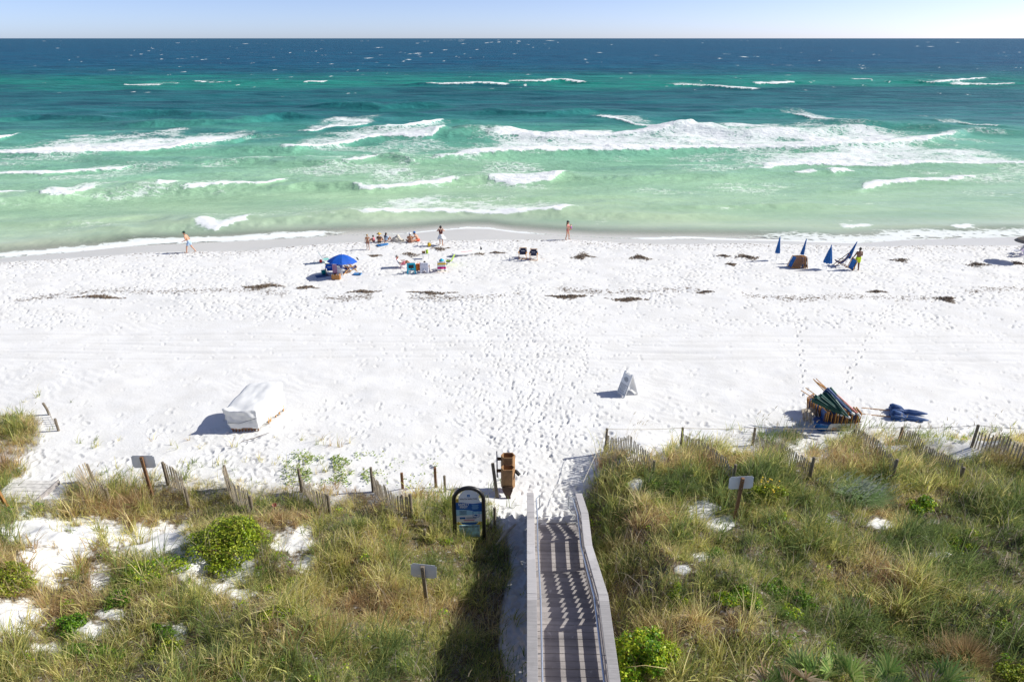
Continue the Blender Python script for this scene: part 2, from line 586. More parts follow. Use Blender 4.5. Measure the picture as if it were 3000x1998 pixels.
c2 = mixc(n, l, rng(n, l, n3, .70, .76, 0, .35), c1, (.30, .27, .23))
wcol = mixc(n, l, n1, (.63, .605, .555), (.70, .675, .625))
c3 = mixc(n, l, attr_node(n, "wet"), c2, wcol)
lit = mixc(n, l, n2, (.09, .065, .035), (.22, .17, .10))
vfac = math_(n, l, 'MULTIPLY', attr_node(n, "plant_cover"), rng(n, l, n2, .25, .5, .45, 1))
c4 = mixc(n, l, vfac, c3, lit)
l.new(c4, b.inputs["Base Color"])
l.new(rng(n, l, attr_node(n, "wet"), 0, 1, .9, .38, False), b.inputs["Roughness"])
b.inputs["Specular IOR Level"].default_value = .25
bp = n.new("ShaderNodeBump"); bp.inputs["Distance"].default_value = .03
l.new(rng(n, l, attr_node(n, "wet"), 0, 1, .55, .04, False), bp.inputs["Strength"])
hsum = math_(n, l, 'ADD', n2, math_(n, l, 'MULTIPLY', n3, .35))
l.new(hsum, bp.inputs["Height"]); l.new(bp.outputs[0], b.inputs["Normal"])

R, Cn = GX.shape
F = grid_faces(R, Cn)
ground = np_mesh("ground", np.stack([GX, GY, GZ], -1).reshape(-1, 3), F.ravel(), np.full(len(F), 4), sand,
                 attrs={"wet": wet.ravel(), "plant_cover": inveg.ravel()}, smooth_shade=True)
tag(ground, kind="structure")

# ---------------------------------------------------------------- the sea
pyrows = np.concatenate([np.arange(800, 640, -1.0), np.arange(640, 330, -0.9), np.arange(330, 124, -0.8), np.arange(124, 114.2, -0.35)])
wy = np.array([at(1500, p, SEA_Z).y for p in pyrows])
wy = np.unique(np.concatenate([[47.0], wy[wy > 47.2], [14000, 25000, 60000]]))
wus = np.concatenate([-flank[::-1], np.linspace(-1, 1, 820), flank])
WX = (wy * .80 + 4)[:, None] * wus[None, :]
WY = np.repeat(wy[:, None], len(wus), 1)
off = WY - y_edge(WX)                                   # metres out from the water's edge
WZ = np.full_like(WX, SEA_Z)
foam = np.zeros_like(WX)
# open-water swell and chop (long crests roughly along the shore)
gq = np.random.default_rng(8)
for lam, amp in ((31, .20), (22, .16), (15, .11), (10, .08), (7, .06), (4.6, .045), (3.1, .03)):
    for k in range(2):
        th = gq.normal(0, .32)
        ph = gq.uniform(0, 6.28)
        q = (WY * math.cos(th) + WX * math.sin(th)) * 2 * math.pi / lam + ph + (vnoise(WX / (lam * 2.2), WY / (lam * 1.3), int(lam * 10) + k) - .5) * 5
        fade = smooth(3, 45, off) * (1 - smooth(lam * 18, lam * 60, WY))
        WZ += amp * fade * (1 - np.abs(np.sin(q / 2))) * 1.3 - amp * .4 * fade

# breakers: (foam toe line as seen, wave height, solid depth, lace length seaward, ext)
BREAK = [
    ([(-120, 466), (0, 461), (127, 465), (255, 460), (408, 453), (510, 444), (611, 431), (688, 421), (749, 402)], .9, 2.4, 30, 1.3),
    ([(795, 449), (866, 450), (968, 437), (1070, 421), (1127, 416), (1197, 417), (1265, 416), (1326, 402)], 1.0, 3.2, 28, .9),
    ([(870, 388), (905, 389), (960, 378), (1020, 374), (1085, 366)], .7, 1.6, 24, .95),
    ([(1125, 385), (1180, 381), (1240, 372), (1300, 362)], .9, 5.5, 3, .5),
    ([(1153, 479), (1204, 486), (1280, 481), (1382, 472), (1510, 466), (1662, 460), (1866, 454), (2045, 449), (2170, 444), (2382, 444), (2552, 438), (2722, 424), (2790, 412), (2835, 396)], 1.0, 3.8, 34, 1.06),
    ([(1420, 414), (1500, 408), (1600, 412), (1720, 410), (1840, 408), (1950, 404), (2010, 398), (2048, 386)], 1.05, 9.5, 8, .9),
    ([(2144, 505), (2234, 507), (2297, 497), (2446, 494), (2594, 493), (2722, 485), (2849, 483), (3000, 484), (3150, 484)], .6, 1.8, 28, .98),
    ([(2340, 514), (2386, 511)], .4, 1.2, 3, .5), ([(2442, 513), (2490, 508)], .4, 1.2, 3, .5),
    ([(2518, 564), (2560, 551), (2616, 541), (2722, 534), (2800, 531), (2885, 526)], .5, 1.3, 5, .5),
    ([(1036, 555), (1076, 562), (1130, 560), (1204, 555), (1285, 542), (1345, 530)], .6, 2.0, 15, .8),
    ([(1425, 532), (1510, 542), (1611, 537), (1655, 522)], .6, 2.4, 12, .7),
    ([(1010, 639), (1127, 637), (1229, 629), (1357, 630), (1510, 633), (1637, 631), (1712, 623)], .5, 1.1, 9, .72),
    ([(-100, 519), (0, 517), (127, 517), (229, 506), (331, 501), (380, 493)], .5, 1.3, 8, .58),
    ([(-80, 584), (0, 582), (61, 580)], .4, .9, 4, .4),
    ([(130, 587), (204, 585), (262, 574)], .5, 1.3, 12, .78),
    ([(462, 565), (500, 562)], .35, .9, 2, .4),
    ([(528, 569), (637, 565), (754, 557), (838, 541)], .65, 2.1, 10, .45),
    ([(997, 489), (1060, 484), (1113, 476)], .55, 1.5, 5, .5),
    ([(576, 672), (637, 676), (690, 666), (728, 657)], .28, 1.5, 4, .5),
    ([(836, 695), (900, 690), (962, 685)], .12, .5, 3, .45),
    ([(1243, 253), (1330, 254), (1430, 252), (1500, 252)], 1.2, 10, 20, .75), ([(1480, 244), (1560, 246), (1640, 243), (1727, 247)], 1.2, 16, 14, .75),
    ([(1962, 254), (2060, 257), (2150, 262), (2240, 264)], .9, 8, 26, .72), ([(2210, 250), (2270, 249), (2332, 244)], 1.0, 9, 9, .6),
    ([(2676, 245), (2740, 249), (2810, 244), (2896, 236)], 1.2, 12, 6, .6), ([(2780, 252), (2880, 252), (2985, 250)], 1.0, 9, 8, .6),
    ([(2560, 240), (2610, 246)], .6, 6, 8, .5), ([(2500, 232), (2560, 232)], .5, 3, 4, .4),
    ([(357, 253), (400, 253), (470, 252)], .6, 3, 26, .62), ([(890, 244), (950, 243)], .6, 5, 4, .5), ([(560, 240), (680, 245)], .4, 1, 12, .45),
    ([(1746, 352), (1800, 356), (1860, 366), (1945, 371)], .5, 1.5, 22, .58), ([(2332, 343), (2390, 349), (2453, 353)], .5, 1.2, 26, .60), ([(2800, 365), (2860, 372), (2930, 377)], .5, 1, 20, .55),
    ([(-60, 418), (0, 416), (30, 412)], .9, 6, 3, .5),
    ([(2470, 668), (2510, 664), (2550, 664)], .1, .5, 2, .4), ([(2810, 668), (2850, 664)], .2, .9, 2, .4),
]
# swell crests that carry no foam (green faces): toe line, height
GREEN = [([(1320, 412), (1420, 404)], .9), ([(2040, 404), (2200, 410), (2360, 406), (2500, 398)], 1.4), ([(-50, 606), (130, 594), (300, 582), (528, 572)], .6), ([(460, 372), (600, 370), (740, 360), (830, 352)], 1.1),
         ([(1655, 530), (1850, 535), (2000, 525)], .5), ([(1712, 640), (1850, 640), (1960, 640)], .4), ([(-60, 730), (150, 715), (300, 706)], .35), ([(380, 690), (520, 675), (576, 670)], .4),
         ([(713, 668), (860, 655), (1010, 645)], .4), ([(840, 560), (930, 552), (1036, 558)], .45), ([(330, 345), (480, 340), (560, 344)], .9), ([(1000, 318), (1120, 322), (1240, 316)], .9),
         ([(2470, 372), (2600, 376), (2720, 380)], .9), ([(660, 480), (800, 484), (990, 490)], .5), ([(1820, 612), (2050, 620), (2300, 608)], .35), ([(0, 360), (120, 352), (240, 356)], .8),
         ([(2180, 335), (2300, 330)], .8), ([(1450, 335), (1600, 340), (1750, 330)], .8), ([(-20, 660), (200, 664), (420, 650)], .3), ([(1500, 590), (1700, 585), (1900, 592)], .3)]
edge_n = fbm(WX / 1.3, WY / 1.6, 101, 4) - .5
edge_b = fbm(WX / 5.5, WY / 4.5, 105, 3) - .5
edge_f = fbm(WX / .7, WY / .9, 107, 2) - .5
def breaker(pts, h, solid, lace, lf, foamy=True):
    w = sorted([at(a, c, SEA_Z) for a, c in pts], key=lambda p: p.x)
    xs, yy = np.array([p.x for p in w]), np.array([p.y for p in w])
    L = xs[-1] - xs[0]
    ext = .3 * L + 9
    r = (wy > yy.min() - 12) & (wy < yy.max() + lace * 2 + 40)
    x, y = WX[r], WY[r]
    yc = np.interp(x, xs, yy) + edge_n[r] * .9 + edge_b[r] * 1.6
    s = y - yc
    s0 = s - .55 * h - edge_f[r] * .7
    inside = smooth(xs[0] - ext, xs[0] + .3, x) * smooth(xs[-1] + ext, xs[-1] - .3, x)
    back, crest = 3.2 * h + 1.2, 1.0 * h + .4
    prof = np.where(s > crest, np.exp(-((s - crest) / back) ** 2), np.exp(-((s - crest) / (1.2 * h + .6)) ** 2))
    WZ[r] += h * (.62 if h < .8 else .78) * prof * inside * (1 + edge_b[r] * .8)
    if not foamy: return
    core = smooth(xs[0] - .8, xs[0] + .12 * L, x + edge_n[r] * 2) * smooth(xs[-1] + .8, xs[-1] - .1 * L, x + edge_n[r] * 2)
    taper = smooth(xs[0] - 1, xs[0] + .3 * L, x) * smooth(xs[-1] + 1, xs[-1] - .22 * L, x)
    sd = solid * (.35 + .65 * taper) * (1 + edge_b[r] * 1.5)
    f = smooth(-.6, .4, s0) * smooth(sd * 1.9 + .8, sd * .55, s0) * core * (.92 + edge_n[r] * .55 * np.minimum(1, np.abs(s0) + .3))
    tail = smooth(-.3, .3, s0) * np.clip(1 - s0 / (lace * (1.05 + edge_b[r])), 0, 1) ** .6 * lf * .92 * smooth(xs[0] - 2, xs[0] + .2 * L, x) * smooth(xs[-1] + 2, xs[-1] - .25 * L, x)
    f = np.maximum(f, tail * (.86 + edge_b[r] * 1.0 + edge_n[r] * .35))
    WZ[r] += f * .22 * (edge_n[r] + .2) * min(1, h * 2)
    foam[r] = np.maximum(foam[r], f)
for a in BREAK: breaker(*a)
for pts, h in GREEN: breaker(pts, h * 1.5, 0, 2, 0, False)
# thin lace left drifting between the breakers
zone = smooth(14, 24, off) * (1 - smooth(70, 95, off))
foam = np.maximum(foam, zone * smooth(.36, .72, fbm(WX / 9, WY / 5, 111, 3)) * .37)
foam = np.maximum(foam, smooth(2, 8, off) * (1 - smooth(18, 30, off)) * smooth(.45, .8, fbm(WX / 8, WY / 3, 112, 3)) * .27)
# swash at the water's edge
sw = np.exp(-((off - .35 - edge_b * 1.6) / .45) ** 2) * (.35 + .6 * smooth(.35, .7, vnoise(WX / 7, WY * 0, 121)))
left = smooth(-13, -20, WX)
sw = np.maximum(sw, left * np.exp(-((off - 1.2 - edge_b * 3) / 1.5) ** 2) * .85)
right = smooth(14, 30, WX)
sw = np.maximum(sw, right * np.exp(-((off - 1.5 - edge_b * 3) / 2.4) ** 2) * .66)
foam = np.maximum(foam, sw)
# whitecaps far out
for i in range(300):
    pxx, pyy = gq.uniform(-60, 3060), 118 + 170 * gq.uniform(0, 1) ** 1.5
    p = at(pxx, pyy, SEA_Z)
    if gq.uniform() < .35 and pyy > 200: continue
    wxs = p.y * gq.uniform(.0008, .0026) * (2.2 if gq.uniform() < .12 else 1)
    wys = wxs * gq.uniform(.6, 1.5) + p.y * p.y * .000018
    r = np.where((wy > p.y - wys * 2.5) & (wy < p.y + wys * 2.5))[0]
    if len(r) == 0: continue
    sc_ = p.y * .8 + 4
    c0_, c1_ = np.searchsorted(wus, (p.x - wxs * 3) / sc_), np.searchsorted(wus, (p.x + wxs * 3) / sc_)
    if c1_ <= c0_: continue
    sl = (slice(r[0], r[-1] + 1), slice(c0_, c1_))
    q = ((WX[sl] - p.x) / wxs) ** 2 + ((WY[sl] - p.y) / wys) ** 2
    foam[sl] = np.maximum(foam[sl], np.exp(-q) * gq.uniform(.4, 1.1))
WZ = np.where(off < 4, np.minimum(WZ, SEA_Z + .35), WZ)

water, n, l, b = new_mat("sea_water")
geo = n.new("ShaderNodeNewGeometry"); pos = geo.outputs["Position"]
def mapped(n, l, vec, sc, rot=0.0):
    m = n.new("ShaderNodeMapping"); m.inputs["Scale"].default_value = sc; m.inputs["Rotation"].default_value = (0, 0, rot)
    l.new(vec, m.inputs[0]); return m.outputs[0]
offn = attr_node(n, "offshore")
nb = noise(n, l, mapped(n, l, pos, (.012, .03, .02)), 1.0, 4)
wob_ = math_(n, l, 'MULTIPLY', math_(n, l, 'SUBTRACT', nb, .5), attr_node(n, "wobble"))
offw = math_(n, l, 'ADD', offn, wob_)
lg = math_(n, l, 'LOGARITHM', math_(n, l, 'ADD', math_(n, l, 'MAXIMUM', offw, 0.0), 4.0), 10.0)
ramp = n.new("ShaderNodeValToRGB")
def lpos(m): return math.log10(m + 4) / 3.6
STOPS = [(0, (.62, .61, .53)), (2.5, (.61, .66, .54)), (7, (.50, .63, .43)), (16, (.475, .68, .43)), (32, (.39, .64, .41)), (46, (.27, .56, .375)), (62, (.165, .46, .335)), (78, (.085, .33, .26)), (100, (.038, .225, .215)),
         (140, (.018, .145, .165)), (195, (.016, .14, .162)), (225, (.014, .235, .19)), (268, (.014, .235, .195)), (345, (.006, .115, .165)), (480, (.004, .098, .178)), (1200, (.004, .095, .178)), (3000, (.006, .10, .18))]
els = ramp.color_ramp.elements
while len(els) > 1: els.remove(els[-1])
for i, (m_, c_) in enumerate(STOPS):
    e = els[0] if i == 0 else els.new(lpos(m_))
    e.position = lpos(m_); e.color = (*c_, 1)
l.new(math_(n, l, 'DIVIDE', lg, 3.6), ramp.inputs[0])
patch = noise(n, l, mapped(n, l, pos, (.05, .16, .1)), 1.0, 5)
wc = mixc(n, l, rng(n, l, patch, .35, .7, 0, .35), ramp.outputs[0], (.15, .35, .21))
wc = mixc(n, l, rng(n, l, offn, 60, 110, 1, 0), ramp.outputs[0], wc)
# foam pattern: torn lace whose holes close as the foam gets denser
pv = mapped(n, l, pos, (1.2, 1.7, 1))
dn = n.new("ShaderNodeTexNoise"); dn.inputs["Scale"].default_value = .9; dn.inputs["Detail"].default_value = 4
l.new(pv, dn.inputs["Vector"])
vadd = n.new("ShaderNodeVectorMath"); vadd.operation = 'MULTIPLY_ADD'
l.new(dn.outputs["Color"], vadd.inputs[0]); vadd.inputs[1].default_value = (1.6, 1.6, 0); l.new(pv, vadd.inputs[2])
vo = n.new("ShaderNodeTexVoronoi"); vo.feature = 'DISTANCE_TO_EDGE'; vo.inputs["Scale"].default_value = .75
l.new(vadd.outputs[0], vo.inputs["Vector"])
vo2 = n.new("ShaderNodeTexVoronoi"); vo2.feature = 'DISTANCE_TO_EDGE'; vo2.inputs["Scale"].default_value = 2.1
l.new(vadd.outputs[0], vo2.inputs["Vector"])
pn = noise(n, l, mapped(n, l, pos, (.5, 1.0, 1)), 1.6, 6, .65)
pat = math_(n, l, 'ADD', math_(n, l, 'MULTIPLY', rng(n, l, vo.outputs["Distance"], 0, .42), .42), math_(n, l, 'MULTIPLY', rng(n, l, vo2.outputs["Distance"], 0, .5), .16))
pat = math_(n, l, 'ADD', pat, math_(n, l, 'MULTIPLY', rng(n, l, pn, .28, .74, 0, 1, False), .52))
fm = attr_node(n, "foam")
fdiff = math_(n, l, 'SUBTRACT', math_(n, l, 'MULTIPLY', fm, 1.28), pat)
fmask = rng(n, l, fdiff, -.05, .30)
haze_f = math_(n, l, 'MULTIPLY', rng(n, l, fm, .1, .8), .35)          # aerated, milky water under thin foam
stk = noise(n, l, mapped(n, l, pos, (.010, .045, .05), .05), 1.0, 7, .68)
stk2 = noise(n, l, mapped(n, l, pos, (.06, .22, .05), -.08), 1.0, 5, .62)
stf = math_(n, l, 'ADD', math_(n, l, 'MULTIPLY', stk, .5), math_(n, l, 'MULTIPLY', stk2, .5))
wcd = mixc(n, l, 1.0, wc, wc)
dk_ = n.new("ShaderNodeMix"); dk_.data_type = 'RGBA'; dk_.blend_type = 'MULTIPLY'  # wind streaks in the colour, with light and dark of chop painted in
l.new(rng(n, l, offn, 25, 120, .25, .95), dk_.inputs[0]); l.new(wc, dk_.inputs[6])
l.new(mixc(n, l, rng(n, l, stf, .36, .64), (.42, .48, .58), (1.35, 1.30, 1.2)), dk_.inputs[7])
wc = dk_.outputs[2]
wc2 = mixc(n, l, haze_f, wc, (.42, .62, .52))
fcol = mixc(n, l, math_(n, l, 'MULTIPLY', fmask, rng(n, l, fm, .25, .95, .55, 1)), wc2, (.88, .89, .89))
df = n.new("ShaderNodeBsdfDiffuse"); gl = n.new("ShaderNodeBsdfGlossy"); fz = n.new("ShaderNodeFresnel"); wmix = n.new("ShaderNodeMixShader")
l.new(fcol, df.inputs["Color"])
l.new(rng(n, l, offn, 10, 200, .16, .30), gl.inputs["Roughness"])
fz.inputs["IOR"].default_value = 1.33
cap = math_(n, l, 'MULTIPLY', rng(n, l, offn, 15, 200, .62, .34), rng(n, l, fmask, 0, .6, 1, .03))
l.new(math_(n, l, 'MULTIPLY', fz.outputs[0], cap), wmix.inputs[0])
l.new(df.outputs[0], wmix.inputs[1]); l.new(gl.outputs[0], wmix.inputs[2])
h1 = noise(n, l, mapped(n, l, pos, (.8, 1.5, 1), .12), 1.0, 5, .6)
h2 = noise(n, l, mapped(n, l, pos, (.10, .26, .2), -.1), 1.0, 4, .55)
h3 = noise(n, l, mapped(n, l, pos, (.016, .05, .05), .06), 1.0, 4, .6)
hh = math_(n, l, 'ADD', math_(n, l, 'MULTIPLY', h1, .42), math_(n, l, 'MULTIPLY', h2, 1.5))
hh = math_(n, l, 'ADD', hh, math_(n, l, 'MULTIPLY', h3, rng(n, l, offn, 60, 500, 0, 6.5, False)))
hh = math_(n, l, 'ADD', hh, math_(n, l, 'MULTIPLY', fmask, math_(n, l, 'MULTIPLY', pn, .35)))
bp = n.new("ShaderNodeBump"); bp.inputs["Distance"].default_value = 1.0
l.new(rng(n, l, offn, 0, 40, .12, .62), bp.inputs["Strength"])
l.new(hh, bp.inputs["Height"])
for q in (df, gl, fz): l.new(bp.outputs[0], q.inputs["Normal"])
n.remove(b)
# thin water lets the sand show
tr = n.new("ShaderNodeBsdfTransparent"); ms = n.new("ShaderNodeMixShader")
al = math_(n, l, 'MAXIMUM', rng(n, l, offn, 0, 5.5, .0, 1), fmask)
l.new(al, ms.inputs[0]); l.new(tr.outputs[0], ms.inputs[1]); l.new(wmix.outputs[0], ms.inputs[2])
l.new(ms.outputs[0], n["Material Output"].inputs[0])
F = grid_faces(*WX.shape)
keep = (off > -0.6)
kf = keep.ravel()[F].all(1)
F = F[kf]
used = np.zeros(WX.size, bool); used[F.ravel()] = True
remap = np.cumsum(used) - 1
sea = np_mesh("sea", np.stack([WX, WY, WZ], -1).reshape(-1, 3)[used], remap[F].ravel(), np.full(len(F), 4), water,
              attrs={"offshore": off.ravel()[used], "foam": np.clip(foam, 0, 1.3).ravel()[used], "wobble": np.clip(off.ravel()[used] * .75, 0, 170)}, smooth_shade=True)
tag(sea, kind="structure")
# ---------------------------------------------------------------- shared materials
M = {}
def wood(name, col, var=.25, rough=.75):
    M[name] = pm(name, col, rough, var, 5.0, .5, stretch=(1, 1, 1))
wood("grey_boards", (.36, .33, .32)); wood("grey_cap", (.50, .475, .465), .2)
wood("weathered_post", (.20, .165, .12)); wood("fence_slats", (.40, .34, .25), .4); wood("brown_post", (.20, .105, .05)); wood("rust_post", (.33, .17, .05))
wood("teak", (.58, .29, .08)); wood("dark_teak", (.22, .10, .045)); wood("bin_wood", (.36, .20, .09)); wood("dark_wood", (.07, .035, .02)); wood("pale_plank", (.70, .67, .62))
wood("driftwood", (.60, .52, .42))
M["galv"] = pm("galvanised_steel", (.62, .66, .72), .3, .1, 20, 0, .75)
M["alu_sign"] = pm("sign_aluminium", (.74, .77, .80), .5, .06, 3, .1, .0)
M["black_tube"] = pm("black_tube", (.022, .021, .02), .38, .2, 10)
M["white_plastic"] = pm("white_plastic", (.80, .80, .79), .35, .03, 5)
M["canvas_white"] = pm("white_canvas", (.80, .80, .79), .7, .04, 3, .15)
M["royal"] = pm("royal_blue_cloth", (.006, .11, .56), .65, .12, 4, .2, trans=.12)
M["beach_blue"] = pm("beach_blue_cloth", (.012, .13, .40), .7, .2, 6, .3)
M["navy"] = pm("navy_cloth", (.011, .018, .06), .75, .25, 6, .2)
M["navy_umb"] = pm("navy_umbrella_cloth", (.03, .09, .26), .6, .35, 7, .5)
M["green_umb"] = pm("dark_green_cloth", (.007, .085, .065), .55, .4, 7, .5)
M["pink_umb"] = pm("salmon_cloth", (.70, .25, .22), .6, .15, 7, .3)
M["teal"] = pm("teal_cloth", (.01, .40, .56), .65, .15, 6, .2)
M["mint"] = pm("mint_cloth", (.28, .68, .60), .65, .1, 6, .2)
M["lime"] = pm("lime_cloth", (.42, .62, .04), .65, .15, 6, .2)
M["purple"] = pm("purple_cloth", (.20, .12, .42), .65, .15, 6, .2)
M["lilac"] = pm("lilac_cloth", (.55, .38, .66), .7, .12, 6, .2)
M["towel_white"] = pm("white_towel", (.70, .70, .76), .9, .06, 12, .3)
M["yellow"] = pm("yellow_plastic", (.85, .55, .02), .4, .08, 6)
M["red"] = pm("red_plastic", (.62, .02, .02), .4, .1, 6)
M["orange"] = pm("orange_cloth", (.75, .16, .02), .6, .15, 6)
M["tan_bag"] = pm("tan_leather", (.42, .19, .05), .6, .2, 9, .2)
M["bucket"] = pm("teal_plastic", (.01, .36, .36), .4, .1, 6)
M["board_blue"] = pm("blue_foam_board", (.04, .22, .52), .4, .25, 3)
M["black"] = pm("black_rubber", (.02, .02, .022), .6, .2, 9)
M["tan_umb"] = pm("tan_thatch_cloth", (.30, .25, .19), .8, .25, 14, .4)
M["rope"] = pm("rope", (.60, .54, .42), .8, .15, 40)
M["kelp"] = pm("dry_seaweed", (.17, .12, .08), .85, .5, 12, .4)
M["mark_white"] = pm("white_lettering", (.75, .75, .75), .6, .02, 6)
M["ink"] = pm("printed_ink", (.10, .115, .14), .7, .1, 6)
M["skin"] = pm("skin", (.60, .32, .20), .5, .08, 4)
M["skin_tan"] = pm("tanned_skin", (.40, .19, .10), .5, .08, 4)
M["skin_dark"] = pm("brown_skin", (.16, .075, .045), .5, .1, 4)
M["hair_dark"] = pm("dark_hair", (.022, .016, .013), .6, .3, 30)
M["hair_grey"] = pm("grey_hair", (.30, .27, .25), .7, .2, 30)
M["hair_fair"] = pm("fair_hair", (.40, .26, .10), .6, .25, 30)
M["hair_brown"] = pm("brown_hair", (.12, .065, .035), .6, .25, 30)
def stripes(name, cols, period=.32, axis=2):
    m, n, l, b = new_mat(name)
    tc = n.new("ShaderNodeTexCoord"); sp = n.new("ShaderNodeSeparateXYZ"); l.new(tc.outputs["Object"], sp.inputs[0])
    fr = math_(n, l, 'FRACT', math_(n, l, 'DIVIDE', sp.outputs[axis], period))
    r = n.new("ShaderNodeValToRGB"); r.color_ramp.interpolation = 'CONSTANT'
    for i, c in enumerate(cols):
        e = r.color_ramp.elements[i] if i < 2 else r.color_ramp.elements.new(i / len(cols))
        e.position = i / len(cols); e.color = (*c, 1)
    l.new(fr, r.inputs[0]); l.new(r.outputs[0], b.inputs["Base Color"]); b.inputs["Roughness"].default_value = .85
    return m
M["stripe_pink"] = stripes("pink_yellow_stripes", [(.80, .52, .05), (.80, .80, .78), (.62, .01, .20), (.80, .80, .78)], .62, 2)
M["stripe_rwb"] = stripes("red_white_blue_stripes", [(.75, .75, .75), (.60, .03, .10), (.75, .75, .75), (.02, .18, .42)], .5, 2)
M["stripe_magenta"] = stripes("magenta_grey_stripes", [(.45, .08, .18), (.55, .45, .55)], .10, 0)

def board_mat(name, col, pitch, sand_amt):
    """weathered planks: every board its own tone, long grain, wear, and wind-blown sand caught in patches"""
    m, n, l, b = new_mat(name)
    tc = n.new("ShaderNodeTexCoord"); v = tc.outputs["Object"]
    sp = n.new("ShaderNodeSeparateXYZ"); l.new(v, sp.inputs[0])
    fl = math_(n, l, 'FLOOR', math_(n, l, 'DIVIDE', sp.outputs[1], pitch))
    wn_ = n.new("ShaderNodeTexWhiteNoise"); wn_.noise_dimensions = '1D'; l.new(fl, wn_.inputs["W"])
    gr = noise(n, l, mapped(n, l, v, (2.5, 34, 34)), 1.0, 5, .6)
    st = noise(n, l, v, 2.6, 6, .62)
    k = math_(n, l, 'ADD', math_(n, l, 'MULTIPLY', wn_.outputs["Value"], .45), math_(n, l, 'MULTIPLY', gr, .65))
    c = mixc(n, l, rng(n, l, k, .15, .95, 0, 1, False), tuple(q * .58 for q in col), tuple(q * 1.35 for q in col))
    c = mixc(n, l, rng(n, l, st, .52, .72, 0, .45), c, tuple(q * .5 for q in col))
    sn = noise(n, l, mapped(n, l, v, (1.3, 1, 1)), 3.2, 7, .7)
    c = mixc(n, l, rng(n, l, sn, .60, .72, 0, sand_amt), c, (.74, .72, .69))
    l.new(c, b.inputs["Base Color"]); b.inputs["Roughness"].default_value = .8
    bp = n.new("ShaderNodeBump"); bp.inputs["Strength"].default_value = .5; bp.inputs["Distance"].default_value = .01
    l.new(gr, bp.inputs["Height"]); l.new(bp.outputs[0], b.inputs["Normal"])
    return m
M["deck_boards"] = board_mat("deck_boards", (.37, .335, .32), .225, .55)
M["stair_boards"] = board_mat("stair_boards", (.35, .32, .31), .32, .65)
M["cap_boards"] = board_mat("cap_boards", (.47, .445, .435), 2.6, .15)
# ---------------------------------------------------------------- the boardwalk down to the beach
WY0, WY1, WY2, WY3, WY4 = 3.0, 13.4, 16.92, 18.62, 20.42      # landing, upper flight, landing, lower flight, sand
Z_UP, Z_MID = 2.65, 1.0
yaw = math.atan(0.0225)
bw = thing("boardwalk", "grey timber boardwalk stepping down to the sand between two plank railings with steel handrails", "boardwalk", (walk_x(0), 0, 0), -yaw)
def deck_z(y):
    if y <= WY1: return Z_UP
    if y <= WY2: return Z_UP + (Z_MID - Z_UP) * (y - WY1) / (WY2 - WY1)
    if y <= WY3: return Z_MID
    return Z_MID + (0.02 - Z_MID) * (y - WY3) / (WY4 - WY3)
HWD = .81
dk = MB(); bw_w = .225
y = WY1 - .01
while y > WY0:
    dk.box((random.uniform(-.006, .006), y - bw_w / 2, Z_UP - .02 + random.uniform(-.003, .003)), (2 * HWD, bw_w - .014, .04), bev=.006); y -= bw_w
dk.build("landing_deck", M["deck_boards"], bw)
dk = MB(); y = WY3 - .005
while y > WY2 + .05:
    dk.box((random.uniform(-.006, .006), y - .095, Z_MID - .02 + random.uniform(-.003, .003)), (2 * HWD, .177, .04), bev=.006); y -= .19
dk.build("landing_deck", M["deck_boards"], bw)
def flight(y0, z0, y1, z1, n):
    t = MB()
    tr, rs = (y1 - y0) / n, (z0 - z1) / n
    for i in range(n):
        z = z0 - rs * (i + 1) + (0 if i < n - 1 else .0)
        t.box((0, y0 + tr * (i + .5) + .012, z - .02), (2 * HWD - .03, tr + .02, .038), bev=.005)
        t.box((0, y0 + tr * i + .022, z + rs / 2 - .022), (2 * HWD - .05, .02, rs - .045))
    t.build("stair_flight", M["stair_boards"], bw)
flight(WY1, Z_UP, WY2, Z_MID, 11)
flight(WY3, Z_MID, WY4, .06, 6)
